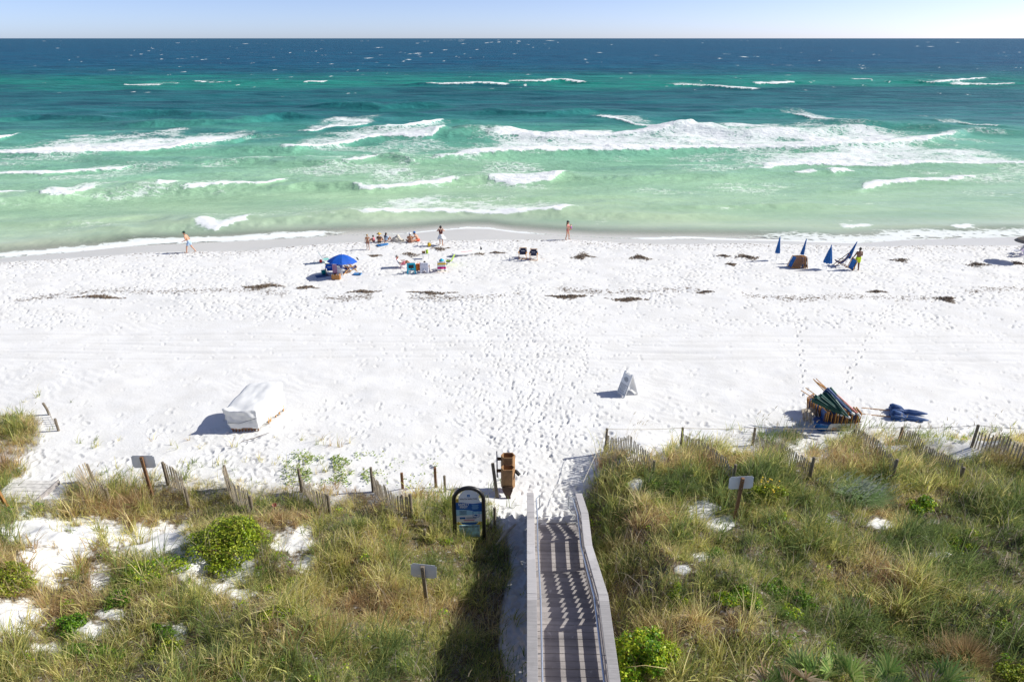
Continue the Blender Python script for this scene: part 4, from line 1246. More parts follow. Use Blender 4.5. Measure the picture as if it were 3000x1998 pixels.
def tube_chair(name, label, loc, rz, group=None, cloth="teal", drape=None, slats=False):
    """low folding chair on a bent metal frame; the sitter looks along +Y"""
    t = thing(name, label, "folding chair", loc, rz, group)
    for sx in (-1, 1):
        MB().tube([(sx * .28, -.42, .86), (sx * .28, -.1, .25), (sx * .28, .34, .27)], .013, 6).build("side_tube", M["galv"], t)
        MB().tube([(sx * .3, .30, .02), (sx * .3, -.12, .46), (sx * .3, .25, .50)], .012, 6).build("leg", M["galv"], t)
        MB().tube([(sx * .3, -.34, .02), (sx * .3, .16, .30)], .012, 6).build("leg", M["galv"], t)
        MB().box((sx * .30, .04, .51), (.05, .34, .02), bev=.006).build("armrest", M["black"], t)
    if slats:
        q = MB()
        for i in range(6):
            u = i / 6
            q.box((0, -.40 + .28 * u, .82 - .5 * u), (.54, .02, .07), rot=(-.5, 0, 0))
        q.build("back_webbing", M["black"], t)
        MB().strip([(0, -.1, .25), (0, .34, .27)], .54, .012).build("seat", M[cloth], t)
        for sx in (-1, 1):
            MB().strip([(sx * .25, -.44, .88), (sx * .26, -.47, .6), (sx * .27, -.45, .3), (sx * .3, -.5, .04)], .13, .014).build("towel_edge", M[cloth], t)
        MB().strip([(0, -.36, .86), (0, -.44, .9), (0, -.47, .76)], .60, .014).build("towel_top", M[cloth], t)
    else:
        MB().strip([(0, -.42, .86), (0, -.28, .58), (0, -.12, .28), (0, .1, .25), (0, .34, .27)], .54, .012).build("seat_cloth", M[cloth], t)
    if drape:
        q = MB()
        n = 15
        rows = [(-.28, .72), (-.40, .90), (-.47, .88), (-.49, .7), (-.5, .5), (-.54, .28), (-.58, .12)]
        vs, fs = [], []
        for a, (yy, zz) in enumerate(rows):
            for i in range(n):
                u = i / (n - 1) - .5
                wv = .02 * math.sin(u * 26) * (a / 6)
                hem = (.28 * max(0, 1 - (u / .28) ** 2) if a == 6 else 0)
                vs.append((u * (.62 + .06 * a / 6), yy + wv, zz + hem))
        for a in range(6):
            for i in range(n - 1):
                k = a * n + i; fs.append((k, k + 1, k + n + 1, k + n))
        o = q.add(vs, fs).build("towel", M[drape], t, sm=True)
        md = o.modifiers.new("cloth", 'SOLIDIFY'); md.thickness = .012
    return t

def closed_umbrella(label, base, top, h_cloth, r, cloth, group, pole="white_plastic", flare=False, cap=True):
    """furled umbrella: base and top are world points; cloth hangs from the top"""
    base, top = Vector(base), Vector(top)
    d = top - base; L = d.length
    t = thing("closed_umbrella", label, "umbrella", base, group=group)
    t.rotation_euler = d.to_track_quat('Z', 'Y').to_euler()
    MB().tube([(0, 0, -.25), (0, 0, L)], .02, 8).build("pole", M[pole], t)
    z1 = L + .02; z0 = L - h_cloth
    def mod(j, z): return 1 + (.30 if j % 4 < 2 else -.22) * min(1, max(0, (z1 - z) / h_cloth + .12))
    prof = [(.028, z1), (.045, z1 - .12 * h_cloth), (r * .55, z1 - .4 * h_cloth), (r * .8, z1 - .7 * h_cloth), (r, z0 + .06), (r * .96, z0), (r * .5, z0 + .03)]
    if flare: prof = [(.028, z1), (.06, z1 - .1 * h_cloth), (r * .5, z1 - .3 * h_cloth), (r * .55, z1 - .5 * h_cloth), (r * .42, z1 - .62 * h_cloth), (r * 1.0, z1 - .72 * h_cloth), (r * 1.25, z0 + .12), (r * 1.05, z0), (r * .4, z0 + .03)]
    cn_ = MB().lathe(prof, 32, mod=mod).build("canopy", M[cloth], t, sm=True)
    if cap: MB().lathe([(.03, z1 - .03), (.055, z1), (.055, z1 + .05), (.03, z1 + .09), (.001, z1 + .1)], 12).build("tip_cap", M["mark_white" if cap is True else cap], cn_)
    return t

def folded_chair(label, loc, rot, group, cloth="beach_blue"):
    """timber chair folded flat: two pairs of rails with the sling between; stands along local Z"""
    t = thing("folded_chair", label, "folded chair", loc, group=group, rot=rot)
    for sx in (-1, 1):
        MB().box((sx * .27, -.02, .48), (.045, .035, .98), bev=.006).build("rail", M["teak"], t)
        MB().box((sx * .22, .025, .44), (.04, .03, .84), bev=.006).build("rail", M["dark_teak"], t)
    MB().box((0, -.02, .95), (.5, .03, .04)).build("cross_bar", M["teak"], t)
    MB().box((0, .025, .06), (.42, .03, .04)).build("cross_bar", M["teak"], t)
    MB().strip([(0, -.03, .93), (0, .0, .7), (0, -.045, .45), (0, .0, .2), (0, .02, .08)], .40, .01).build("sling", M[cloth], t)
    return t

# --- open blue umbrella and what stands in its shade
uc = at(999, 765, 1.12)
um = thing("beach_umbrella", "open royal blue beach umbrella shading the family's chairs", "umbrella", (uc.x, uc.y, 0), .2, rot=(math.radians(-5), math.radians(4), .2))
RU = 1.14; NS = 8
vs, fs = [], []
prof = [(.02, 1.60), (.3, 1.55), (.62, 1.42), (.92, 1.24), (RU, 1.04)]
for r, z in prof:
    for j in range(NS * 4):
        a = 2 * math.pi * j / (NS * 4)
        ph = (j % 4) / 4
        sag = 1 - .055 * math.sin(math.pi * ph) * (r / RU)
        vs.append((r * sag * math.cos(a), r * sag * math.sin(a), z - .03 * math.sin(math.pi * ph) * r + (.05 * math.sin(math.pi * ph) if r == RU else 0)))
n = NS * 4
for i in range(len(prof) - 1):
    for j in range(n):
        a, c = i * n + j, i * n + (j + 1) % n
        fs.append((a, c, c + n, a + n))
fs.append(tuple(range(n)))
cn = MB().add(vs, fs).build("canopy", M["royal"], um)
md = cn.modifiers.new("cloth", 'SOLIDIFY'); md.thickness = .008
MB().tube([(0, 0, -.3), (0, 0, 1.62)], .022, 8).build("pole", M["white_plastic"], um)
MB().lathe([(.04, 1.58), (.06, 1.61), (.04, 1.67), (.0, 1.68)], 12).build("finial", M["canvas_white"], cn)
for j in range(NS):
    a = 2 * math.pi * j / NS
    MB().tube([(0, 0, 1.56), (.6 * math.cos(a), .6 * math.sin(a), 1.41), (RU * math.cos(a), RU * math.sin(a), 1.035)], .007, 4).build("rib", M["white_plastic"], cn)
g0 = lambda px, py: Vector((at(px, py).x, at(px, py).y, Hs(at(px, py).x, at(px, py).y)))
FAM = "timber sling chairs under the blue umbrella"
sling_chair("sling_chair", "royal blue sling chair under the umbrella, left of the striped towel", g0(970, 801), .1, FAM, "royal", "dark_teak")
sling_chair("sling_chair", "royal blue sling chair under the umbrella, right of the white bag", g0(1010, 798), -.55, FAM, "royal", "teak")
sling_chair("sling_chair", "blue sling chair of bare golden wood at the umbrella's right rim", g0(1030, 795), -1.2, FAM, "beach_blue", "teak", False)
tube_chair("reclined_chair", "pale mint reclining chair behind the blue umbrella's left rim", g0(952, 768), -1.1, None, "mint")
t = thing("striped_towel", "magenta and grey striped towel hanging between the umbrella chairs", "towel", g0(983, 806), .1)
MB().strip([(0, .0, .86), (0, -.05, .9), (0, -.1, .6), (0, -.12, .3), (0, -.16, .06)], .34, .02).build("cloth", M["stripe_magenta"], t)
t = thing("beach_bag", "tan open topped bag on the sand below the blue umbrella", "bag", g0(985, 816), -.05)
MB().box((0, 0, .22), (.66, .34, .42), bev=.05).build("body", M["tan_bag"], t)
MB().box((0, 0, .43), (.54, .24, .03)).build("shade_slab", M["dark_wood"], t)  # dark slab in place of the shaded hollow inside the bag
for sx in (-1, 1):
    MB().tube([(sx * .2 - .08, -.17, .36), (sx * .2 - .06, -.19, .48), (sx * .2 + .06, -.19, .48), (sx * .2 + .08, -.17, .36)], .012, 6).build("handle", M["towel_white"], t)
t = thing("canvas_tote", "white printed tote bag standing between the umbrella chairs", "bag", g0(994, 803), .1)
MB().box((0, 0, .27), (.42, .2, .54), bev=.04).build("body", M["canvas_white"], t)
for sy in (-1, 1): MB().tube([(-.12, sy * .08, .53), (-.1, sy * .06, .7), (.1, sy * .06, .7), (.12, sy * .08, .53)], .01, 6).build("handle", M["canvas_white"], t)
o = MB().box((0, 0, .02), (.95, .62, .03), rot=(0, 0, .5), bev=.01).build("beach_mat", M["navy_umb"], loc=g0(944, 806)); tag(o, "dark navy mat lying in the blue umbrella's shadow", "mat")
t = thing("sand_bucket", "teal plastic bucket on the navy mat", "bucket", g0(949, 801) + Vector((0, 0, .03)))
MB().lathe([(.15, 0), (.2, .26), (.21, .27), (.185, .27), (.14, .02)], 16).build("pail", M["bucket"], t, sm=True)
MB().tube([(-.2, 0, .26), (-.14, 0, .4), (.14, 0, .4), (.2, 0, .26)], .01, 6).build("handle", M["canvas_white"], t)
o = MB().sphere((0, 0, .12), .13, seg=16, rings=10).build("toy_ball", M["red"], sm=True, loc=g0(940, 768)); tag(o, "small red ball in the reclining chair's shadow", "ball")
def bodyboard(label, loc, rz, mat, L=1.05, W=.55, tilt=0.0):
    t = thing("bodyboard", label, "bodyboard", loc, rz, rot=(0, tilt, rz))
    pts = [(-W / 2, -L / 2), (W / 2, -L / 2), (W * .52, 0), (W * .4, L * .38), (W * .2, L * .5), (-W * .2, L * .5), (-W * .4, L * .38), (-W * .52, 0)]
    MB().prism(pts, .05, Matrix.Translation((0, 0, .06))).build("deck", M[mat], t)
    MB().box((0, -L * .3, .088), (W * .9, .1, .008)).build("tail_band", M["black"], t)
bodyboard("glossy blue bodyboard lying right of the blue umbrella", g0(1047, 803), 1.5, "board_blue", .62, .46)
bodyboard("pale blue bodyboard on the sand behind the woman in the sun hat", g0(1122, 722), -1.0, "board_blue", 1.0, .5)
bodyboard("white skim board lying between the umbrella and the seated sunbather", g0(1062, 757), -1.1, "canvas_white", 1.4, .62, .12)

# --- ring of friends' chairs
RING = "folding chairs of the group right of the umbrella"
tube_chair("beach_folding_chair", "chair with red, white and blue towel, holding the grey haired sunbather", g0(1176, 783), -1.45, RING, "stripe_rwb")
tube_chair("beach_folding_chair", "empty chair with bright teal towel over its dark webbing", g0(1206, 797), .12, RING, "teal", slats=True)
tube_chair("beach_folding_chair", "chair draped in a plain white towel, seen from behind", g0(1247, 796), -.05, RING, "towel_white", drape="towel_white")
tube_chair("beach_folding_chair", "chair draped in a pink, yellow and white striped towel", g0(1295, 792), .08, RING, "stripe_pink", drape="stripe_pink")
tube_chair("beach_folding_chair", "small lime and black chair beside the striped towel chair", g0(1318, 773), 1.3, RING, "lime")
t = thing("camp_table", "small white folding table with drinks in the ring of chairs", "table", g0(1248, 757), .1)
MB().box((0, 0, .46), (.62, .42, .03), bev=.008).build("table_top", M["canvas_white"], t)
for sx in (-1, 1):
    for sy in (-1, 1): MB().tube([(sx * .26, sy * .17, .45), (-sx * .1 + sx * .3, sy * .17, 0)], .014, 6).build("leg", M["canvas_white"], t)
tz_ = Vector((0, 0, .475))
o = MB().lathe([(.09, 0), (.11, .30), (.10, .30), (.08, .02)], 14).build("drinks_tumbler", M["lime"], sm=True, loc=g0(1252, 757) + tz_); tag(o, "tall lime green tumbler on the white folding table", "tumbler")
o = MB().box((0, 0, .08), (.26, .16, .16), bev=.02).build("snack_bag", M["bin_wood"], loc=g0(1242, 756) + tz_); tag(o, "crumpled brown snack bag on the white folding table", "snack bag")
t = thing("tote_bag", "orange and yellow tote bag between the teal and white towel chairs", "bag", g0(1227, 790), .1)
MB().box((0, 0, .27), (.34, .2, .52), bev=.04).build("body", M["orange"], t)
MB().box((-.18, 0, .28), (.03, .21, .5), bev=.01).build("side_panel", M["yellow"], t)
for sy in (-1, 1): MB().tube([(-.1, sy * .09, .52), (-.08, sy * .07, .66), (.08, sy * .07, .66), (.1, sy * .09, .52)], .01, 6).build("handle", M["orange"], t)
t = thing("backpack", "dark rucksack leaning beside the orange tote bag", "bag", g0(1219, 788), .1)
MB().box((0, 0, .2), (.26, .2, .4), bev=.07).build("body", M["navy_umb"], t)
MB().box((0, -.12, .16), (.2, .06, .2), bev=.03).build("pocket", M["black"], t)
t = thing("paddle_board", "white paddle board with red stripe resting on dark seaweed", "paddle board", g0(1370, 744), -1.05)
pts = []
for i in range(28):
    a = 2 * math.pi * i / 28
    x, y = math.cos(a), math.sin(a)
    pts.append((.36 * x * (1 - .25 * max(0, y) ** 2), 1.45 * y))
MB().prism(pts, .11, Matrix.Translation((0, 0, .17)) @ Euler((-.06, .28, 0)).to_matrix().to_4x4()).build("deck", M["canvas_white"], t)
MB().box((.02, -.1, .235), (.035, 1.1, .008), rot=(-.06, .28, 0)).build("red_stripe", M["red"], t)
MB().prism([(-.04, 0), (.14, 0), (.06, .26), (-.02, .30)], .015, Matrix.Translation((.05, 1.2, .2)) @ Euler((math.pi / 2, 0, 1.4)).to_matrix().to_4x4()).build("fin", M["black"], t)
o = MB().sphere((0, 0, .16), .17, seg=18, rings=12).build("beach_ball", M["yellow"], sm=True, loc=g0(1258, 724)); tag(o, "yellow ball on the sand near the woman in the white skirt", "ball")
bm = bmesh.new()
bmesh.ops.create_icosphere(bm, subdivisions=4, radius=1)
for v in bm.verts:
    k = 1 + .5 * (float(vnoise(np.array([v.co.x * 3 + 5]), np.array([v.co.y * 3 + v.co.z * 4]), 7)[0]) - .5)
    v.co = Vector((v.co.x * .48 * k + (.12 if v.co.z > 0 else 0) * v.co.x, v.co.y * .36 * k, v.co.z * .50 * k * (1.15 - .5 * abs(v.co.x)) * (1 - .35 * max(0, v.co.x))))
o = MB().frombm(bm).build("sand_castle", pm("damp_sand", (.60, .55, .46), .9, .15, 5, .4), sm=True, loc=g0(1166, 708)); tag(o, "heaped damp sand castle between the two groups of bathers", "sand castle")

# --- the pair of navy chairs
PAIR = "twin navy chairs facing the sea"
sling_chair("lounge_chair", "navy sling chair facing the sea, the left of the twin pair", g0(1531, 757), .04, PAIR)
sling_chair("lounge_chair", "navy sling chair facing the sea, the right of the twin pair", g0(1563, 760), -.03, PAIR)

# --- hire umbrellas and the leaning stack on the right
HU = "furled blue hire umbrellas on the right of the beach"
b_ = g0(2274, 764); closed_umbrella("furled blue umbrella standing alone, farthest from the stacked chairs' right", b_, b_ + Vector((.0, 0, 1.95)), 1.35, .155, "beach_blue", HU, "white_plastic", cap=False)
b_ = g0(2342, 772); closed_umbrella("furled blue umbrella rising out of the leaning stack of chairs", b_, b_ + Vector((.22, 0, 1.95)), 1.25, .12, "beach_blue", HU, "white_plastic", cap=False)
b_ = g0(2420, 790); closed_umbrella("loosely furled blue umbrella with wide skirt, between stack and lounger", b_, b_ + Vector((.06, 0, 1.95)), 1.42, .26, "beach_blue", HU, "white_plastic", cap=False)
b_ = g0(2474, 776); closed_umbrella("furled blue umbrella leaning over the lounger by the man in lime shorts", b_, b_ + Vector((.62, 0, 1.9)), 1.4, .14, "beach_blue", HU, "white_plastic", cap=False)
STK = "folded chairs leaning together on the right of the beach"
sb = g0(2334, 785)
for i in range(6):
    nm = ("leftmost", "second from the left", "third from the left", "fourth from the left", "fifth from the left", "sixth from the left")[i]
    folded_chair(f"folded blue sling chair leaning in the beach stack, {nm}", sb + Vector((-.42 + i * .12, .0, .02)), (0, math.radians(24), math.radians(80)), STK) if False else \
    folded_chair(f"folded blue sling chair leaning in the beach stack, {nm}", sb + Vector((-.62 + i * .13, -.05, .02)), (math.radians(-24), 0, math.radians(-72)), STK)
for i in range(3):
    nm = ("inner", "middle", "outer")[i]
    folded_chair(f"folded chair propped against the beach stack from its right, {nm}", sb + Vector((.42 + i * .13, -.05, .02)), (math.radians(12), 0, math.radians(-80)), STK)
t = sling_chair("recliner", "timber recliner with blue cloth beside the man in lime shorts", g0(2461, 779), 1.35, None, "beach_blue", "dark_teak", False)
t.rotation_euler = (0, 0, 1.35)
folded_chair("folded blue chair held on edge by the man in lime shorts", g0(2490, 789) + Vector((0, 0, .02)), (0, math.radians(16), math.radians(-60)), None)

# --- white cart crammed with folded chairs, umbrellas on top
c0 = at(2398, 1262); c1 = at(2520, 1258)
ct = thing("chair_cart", "white low cart packed with folded chairs at the dune's edge", "cart", (c0 + c1) / 2, math.radians(3))
cw = (c1 - c0).length
MB().box((0, 0, .20), (cw, .05, .30), bev=.01).build("front_board", M["canvas_white"], ct)
for sx in (-1, 1): MB().box((sx * (cw / 2 - .03), .62, .24), (.05, 1.2, .40), bev=.01).build("side_board", M["canvas_white"], ct)
MB().box((0, .62, .08), (cw - .1, 1.2, .04)).build("floor_board", M["canvas_white"], ct)
for sx in (-.28, .18): MB().box((sx, -.04, .10), (.2, .04, .12), bev=.01).build("cleat", M["teak"], ct)
CG = "folded chairs packed in the white cart"
cz = math.radians(3)
for i in range(11):
    x = -cw / 2 + .20 + i * (cw - .40) / 10
    q = (c0 + c1) / 2 + Vector((x, .28, .12))
    o = folded_chair(f"folded chair on edge in the white cart, {['first', 'second', 'third', 'fourth', 'fifth', 'sixth', 'seventh', 'eighth', 'ninth', 'tenth', 'last'][i]} along its row from the left", q, (math.radians(random.uniform(-4, 4)), math.radians(random.uniform(-4, 4)), math.radians(90 + random.uniform(-7, 7))), CG, "navy_umb")
    o.scale = (1, 1, random.uniform(.78, .92))
LG = "folded chairs standing left of the white cart"
for i in range(9):
    q = at(2408 - i * 3.2, 1238 - i * 5.0)
    q = at(2426 - i * 5.6, 1245 - i * 4.2)
    nm = ["nearest the blue tub", "second from the blue tub", "third from the blue tub", "fourth from the blue tub", "fifth from the blue tub", "sixth from the blue tub", "seventh from the blue tub", "eighth from the blue tub", "farthest from the blue tub"][i]
    o = folded_chair(f"upright folded chair left of the white cart, {nm}", q + Vector((-.05, .25, .03)), (math.radians(-6), math.radians(-6), math.radians(35 + random.uniform(-6, 6))), LG, "beach_blue")
    o.scale = (.9, 1, .86)
t = thing("storage_tub", "dark blue plastic tub between the chairs and the white cart", "tub", at(2404, 1256), .1)
MB().lathe([(.27, 0), (.36, .42), (.38, .43), (.33, .43), (.25, .03)], 22).build("tub", M["beach_blue"], t, sm=True)
MB().lathe([(.37, .40), (.395, .41), (.395, .44), (.37, .445)], 22).build("rim", M["navy_umb"], t)
cr = thing("slatted_crate", "pile of short slatted timber panels leaning at the left of the chairs", "crate", at(2388, 1236), .5)
for i in range(4):
    q = MB()
    for k in range(4): q.box((-.24 + k * .16, 0, .3), (.12, .02, .6))
    q.box((0, .02, .15), (.66, .02, .06)); q.box((0, .02, .48), (.66, .02, .06))
    o = q.build("slatted_panel", M["driftwood"], cr); o.location = (-.2 + .1 * i, -.16 * i + .2, .02); o.rotation_euler = (-.45, .2 * (i % 2), .3 * i - .2)
UG = "furled umbrellas heaped on the packed chairs"
def up_um(label, tip_px, tip_z, butt_px, butt_z, cloth, r=.13):
    a, c = at(*tip_px, tip_z), at(*butt_px, butt_z)
    # long enough pole whatever the sight line says
    c.z = a.z + (butt_z - a.z) * .62; d = (a - c).normalized(); c2 = a - d * 1.9
    closed_umbrella(label, c2, a, 1.45, r, cloth, UG, "teak", cap=True)
up_um("dark green furled umbrella on the heap, nearest the cart's left corner", (2463, 1214), .98, (2394, 1146), 2.05, "green_umb", .15)
up_um("dark green furled umbrella on the heap, second from the left", (2478, 1218), .98, (2406, 1140), 2.1, "green_umb", .15)
up_um("dark green furled umbrella on the heap, with a dark pole", (2485, 1220), 1.08, (2426, 1130), 2.1, "green_umb", .15)
up_um("dark navy furled umbrella wedged between the green ones on the heap", (2494, 1208), 1.12, (2436, 1132), 2.1, "navy_umb", .13)
up_um("dark green furled umbrella on the heap, lying over the navy one", (2498, 1210), 1.0, (2442, 1130), 2.05, "green_umb", .15)
up_um("salmon pink furled umbrella on the heap", (2511, 1210), .98, (2450, 1138), 1.95, "pink_umb", .12)
up_um("dark green furled umbrella on the heap, rightmost beside the salmon one", (2516, 1216), .9, (2454, 1142), 1.85, "green_umb", .11)
NG = "navy umbrellas lying on the sand beside the cart"
a, c = at(2541, 1196, .06), at(2716, 1212, .18); d = (a - c).normalized(); closed_umbrella("navy umbrella lying on the sand right of the cart, the farther one", a, c, 1.6, .22, "navy_umb", NG, "teak", True, False)
a, c = at(2540, 1214, .06), at(2719, 1231, .18); closed_umbrella("navy umbrella lying on the sand right of the cart, the nearer one", a, c, 1.6, .23, "navy_umb", NG, "teak", True, False)

# --- things cut by the right edge
t = tube_chair("edge_chair", "white and navy folding chair at the right edge of the beach", g0(2980, 745), .5, None, "towel_white", drape="towel_white")
MB().box((0, -.50, .66), (.3, .08, .34), bev=.03).build("navy_pouch", M["navy_umb"], t)
t = tube_chair("edge_chair", "lilac draped folding chair cut off by the right edge", g0(3004, 746), .2, None, "lilac", drape="lilac")
c = at(3016, 704, 1.7)
t = thing("tan_umbrella", "tan beach umbrella cut off by the right edge", "umbrella", (c.x, c.y, Hs(c.x, c.y)))
MB().lathe([(.02, 2.1), (.4, 2.0), (.8, 1.8), (1.0, 1.62), (.99, 1.60), (.4, 1.96), (.02, 2.05)], 24).build("canopy", M["tan_umb"], t)
MB().tube([(0, 0, -.3), (0, 0, 2.15)], .02, 8).build("pole", M["white_plastic"], t)

# ---------------------------------------------------------------- people
def body_joints(pose, H, **k):
    s = H / 1.75
    if pose == 'stand':
        st, ln = k.get("step", 0), k.get("lean", 0)
        J = dict(pel=(0, 0, .95), waist=(0, ln * .18, 1.12), chest=(0, ln * .35, 1.30), neck=(0, ln * .5, 1.47), head=(0, ln * .6 + .015, 1.63),
                 sL=(-.185, ln * .44, 1.41), sR=(.185, ln * .44, 1.41), hL=(-.095, 0, .90), hR=(.095, 0, .90),
                 kL=(-.105, st * .5 + .04, .50), kR=(.105, -st * .35 + .03, .50), aL=(-.11, st * .85, .085), aR=(.11, -st, .085 + .06 * (st > .2)),
                 tL=(-.125, st * .85 + .17, .03), tR=(.125, -st + .16, .03),
                 eL=(-.25, ln * .4 - .03, 1.13), eR=(.25, ln * .4 - .03, 1.13), wL=(-.27, ln * .4 + .07, .88), wR=(.27, ln * .4 + .07, .88))
    elif pose == 'ground':
        ln = k.get("lean", .05)
        J = dict(pel=(0, 0, .12), waist=(0, -.02 + ln * .2, .27), chest=(0, -.02 + ln * .6, .44), neck=(0, ln, .61), head=(0, ln * 1.2 + .03, .77),
                 sL=(-.185, ln * .85, .55), sR=(.185, ln * .85, .55), hL=(-.1, .02, .12), hR=(.1, .02, .12), kL=(-.18, .40, .40), kR=(.18, .40, .40),
                 aL=(-.14, .66, .08), aR=(.14, .66, .08), tL=(-.15, .82, .04), tR=(.15, .82, .04),
                 eL=(-.27, .12 + ln * .5, .36), eR=(.27, .12 + ln * .5, .36), wL=(-.17, .36, .40), wR=(.17, .36, .40))
    elif pose == 'cross':
        ln = k.get("lean", .2)
        J = dict(pel=(0, 0, .12), waist=(0, ln * .3, .27), chest=(0, ln * .7, .42), neck=(0, ln * 1.15, .57), head=(0, ln * 1.5 + .02, .71),
                 sL=(-.185, ln, .52), sR=(.185, ln, .52), hL=(-.1, .02, .12), hR=(.1, .02, .12), kL=(-.36, .28, .16), kR=(.36, .28, .16),
                 aL=(.08, .42, .08), aR=(-.08, .34, .08), tL=(.2, .46, .06), tR=(-.2, .40, .06),
                 eL=(-.26, ln + .18, .34), eR=(.26, ln + .18, .34), wL=(-.14, ln + .38, .22), wR=(.14, ln + .38, .22))
    else:
        J = dict(pel=(0, 0, .30), waist=(0, -.10, .42), chest=(0, -.20, .58), neck=(0, -.29, .76), head=(0, -.28, .92),
                 sL=(-.185, -.27, .69), sR=(.185, -.27, .69), hL=(-.1, .03, .31), hR=(.1, .03, .31), kL=(-.12, .47, .52), kR=(.12, .47, .46),
                 aL=(-.13, .90, .10), aR=(.14, .86, .10), tL=(-.14, 1.03, .16), tR=(.15, 1.0, .15),
                 eL=(-.29, -.10, .50), eR=(.29, -.10, .50), wL=(-.28, .18, .53), wR=(.28, .18, .53))
    J.update(k.get("J", {}))
    return {a: Vector(c) * s for a, c in J.items()}, s

def person(label, loc, rz, pose, H, skin, hair, wear, group=None, hatk=None, build=1.0, longhair=False, **k):
    J, s = body_joints(pose, H, **k)
    t = thing("person", label, "person", loc, rz, group)
    m = MB()
    q = lambda r: r * s * build
    # trunk
    up = (J["neck"] - J["pel"]).normalized()
    side = (J["sR"] - J["sL"]).normalized()
    for sx in (-1, 1):
        m.caps(J["pel"] + side * .075 * s * sx, q(.105), J["waist"] + side * .05 * s * sx, q(.092), 12)
        m.caps(J["waist"] + side * .05 * s * sx, q(.092), J["chest"] + side * .075 * s * sx, q(.105), 12)
    m.caps(J["sL"] + side * .02 * s, q(.062), J["sR"] - side * .02 * s, q(.062), 12)
    m.caps(J["chest"], q(.11), J["neck"] - up * .03 * s, q(.075), 12)
    m.caps(J["neck"] - up * .05 * s, q(.052), J["head"] - Vector((0, 0, .07 * s)), q(.048), 10)
    # head: skull, jaw, nose, ears
    hd = J["head"]
    fw = k.get("face", Vector((0, 1, 0)))
    fw = Vector(fw).normalized()
    rt = fw.cross(Vector((0, 0, 1))).normalized()
    r = .098 * s if H > 1.4 else .118 * s
    m.sphere(hd + Vector((0, 0, .02 * s)) - fw * .012 * s, r, (.86, 1, 1.06), 16, 10)
    m.caps(hd + fw * .03 * s - Vector((0, 0, .03 * s)), r * .66, hd + fw * .052 * s - Vector((0, 0, .088 * s)), r * .36, 10)
    m.caps(hd + fw * r * .93 + Vector((0, 0, .02 * s)), r * .10, hd + fw * r * 1.12 - Vector((0, 0, .025 * s)), r * .15, 8)
    for sx in (-1, 1): m.sphere(hd + rt * r * .86 * sx - fw * .005, r * .22, (.5, .8, 1.2), 8, 6)
    for c in "LR":
        m.caps(J["s" + c], q(.058), J["e" + c], q(.041), 10)
        m.caps(J["e" + c], q(.041), J["w" + c], q(.029), 10)
        # hand: palm, four fingers of different length, thumb from the side of the palm
        d = (J["w" + c] - J["e" + c]).normalized()
        cu = Vector(k.get("curl", (0, .35, -.2)))
        nrm = (cu - d * cu.dot(d)).normalized()
        sd = d.cross(nrm).normalized() * (1 if c == "R" else -1)
        pc = J["w" + c] + d * .055 * s
        for u in (-.022, 0, .022): m.caps(J["w" + c] + sd * u * .6 * s, .021 * s, J["w" + c] + d * .085 * s + sd * u * s, .017 * s, 8)
        for i, (u, L) in enumerate(((-.033, .062), (-.011, .078), (.011, .073), (.032, .056))):
            b0 = J["w" + c] + d * .09 * s + sd * u * s
            b1 = b0 + (d * .8 + nrm * (.35 + .08 * i)).normalized() * L * .55 * s
            b2 = b1 + (d * .45 + nrm * .9).normalized() * L * .5 * s
            m.caps(b0, .0105 * s, b1, .0098 * s, 6); m.caps(b1, .0098 * s, b2, .0088 * s, 6)
        th0 = J["w" + c] + d * .03 * s - sd * .028 * s
        th1 = th0 + (d * .6 - sd * .7 + nrm * .3).normalized() * .04 * s
        m.caps(th0, .013 * s, th1, .011 * s, 6); m.caps(th1, .011 * s, th1 + (d * .8 + nrm * .4).normalized() * .03 * s, .0095 * s, 6)
        m.caps(J["h" + c], q(.088), J["k" + c], q(.058), 12)
        mid = J["k" + c].lerp(J["a" + c], .3)
        m.caps(J["k" + c], q(.056), mid, q(.056), 12)
        m.caps(mid, q(.056), J["a" + c], q(.037), 12)
        m.caps(J["a" + c] - Vector((0, 0, .02 * s)), .036 * s, J["t" + c], .026 * s, 10)
        m.sphere(J["a" + c] - (J["t" + c] - J["a" + c]).normalized() * .03 * s - Vector((0, 0, .03 * s)), .033 * s, seg=8, rings=6)
    bd = remesh(m.build("body", M[skin], t, fix=False), max(.0085, .0095 * s), 3)
    for sx in (-1, 1):
        MB().sphere(hd + fw * r * .86 + rt * r * .36 * sx + Vector((0, 0, .02 * s)), r * .11, seg=8, rings=6).build("eye", M["black"], bd)
    MB().caps(hd + fw * r * .92 - rt * r * .22 - Vector((0, 0, .068 * s)), r * .07, hd + fw * r * .92 + rt * r * .22 - Vector((0, 0, .068 * s)), r * .07, 6).build("mouth", M["skin_tan"], bd)
    # hair
    h = MB()
    bk = hd - fw * .022 * s + Vector((0, 0, .036 * s))
    h.sphere(bk, r * 1.07, (.9, 1, 1.02), 14, 10)
    h.caps(bk - fw * .03 * s, r * .8, bk - fw * .04 * s - Vector((0, 0, .06 * s)), r * .55, 10)
    if longhair:
        h.caps(bk - fw * .05 * s, r * .7, J["neck"] - fw * .08 * s, r * .55, 10)
        h.caps(J["neck"] - fw * .08 * s, r * .55, J["chest"] - fw * .12 * s + up * .02, r * .3, 10)
    h = h.build("hair", M[hair], t, fix=False)
    remesh(h, .012, 2)
    tz2 = bk + Vector((0, 0, .03 * s))
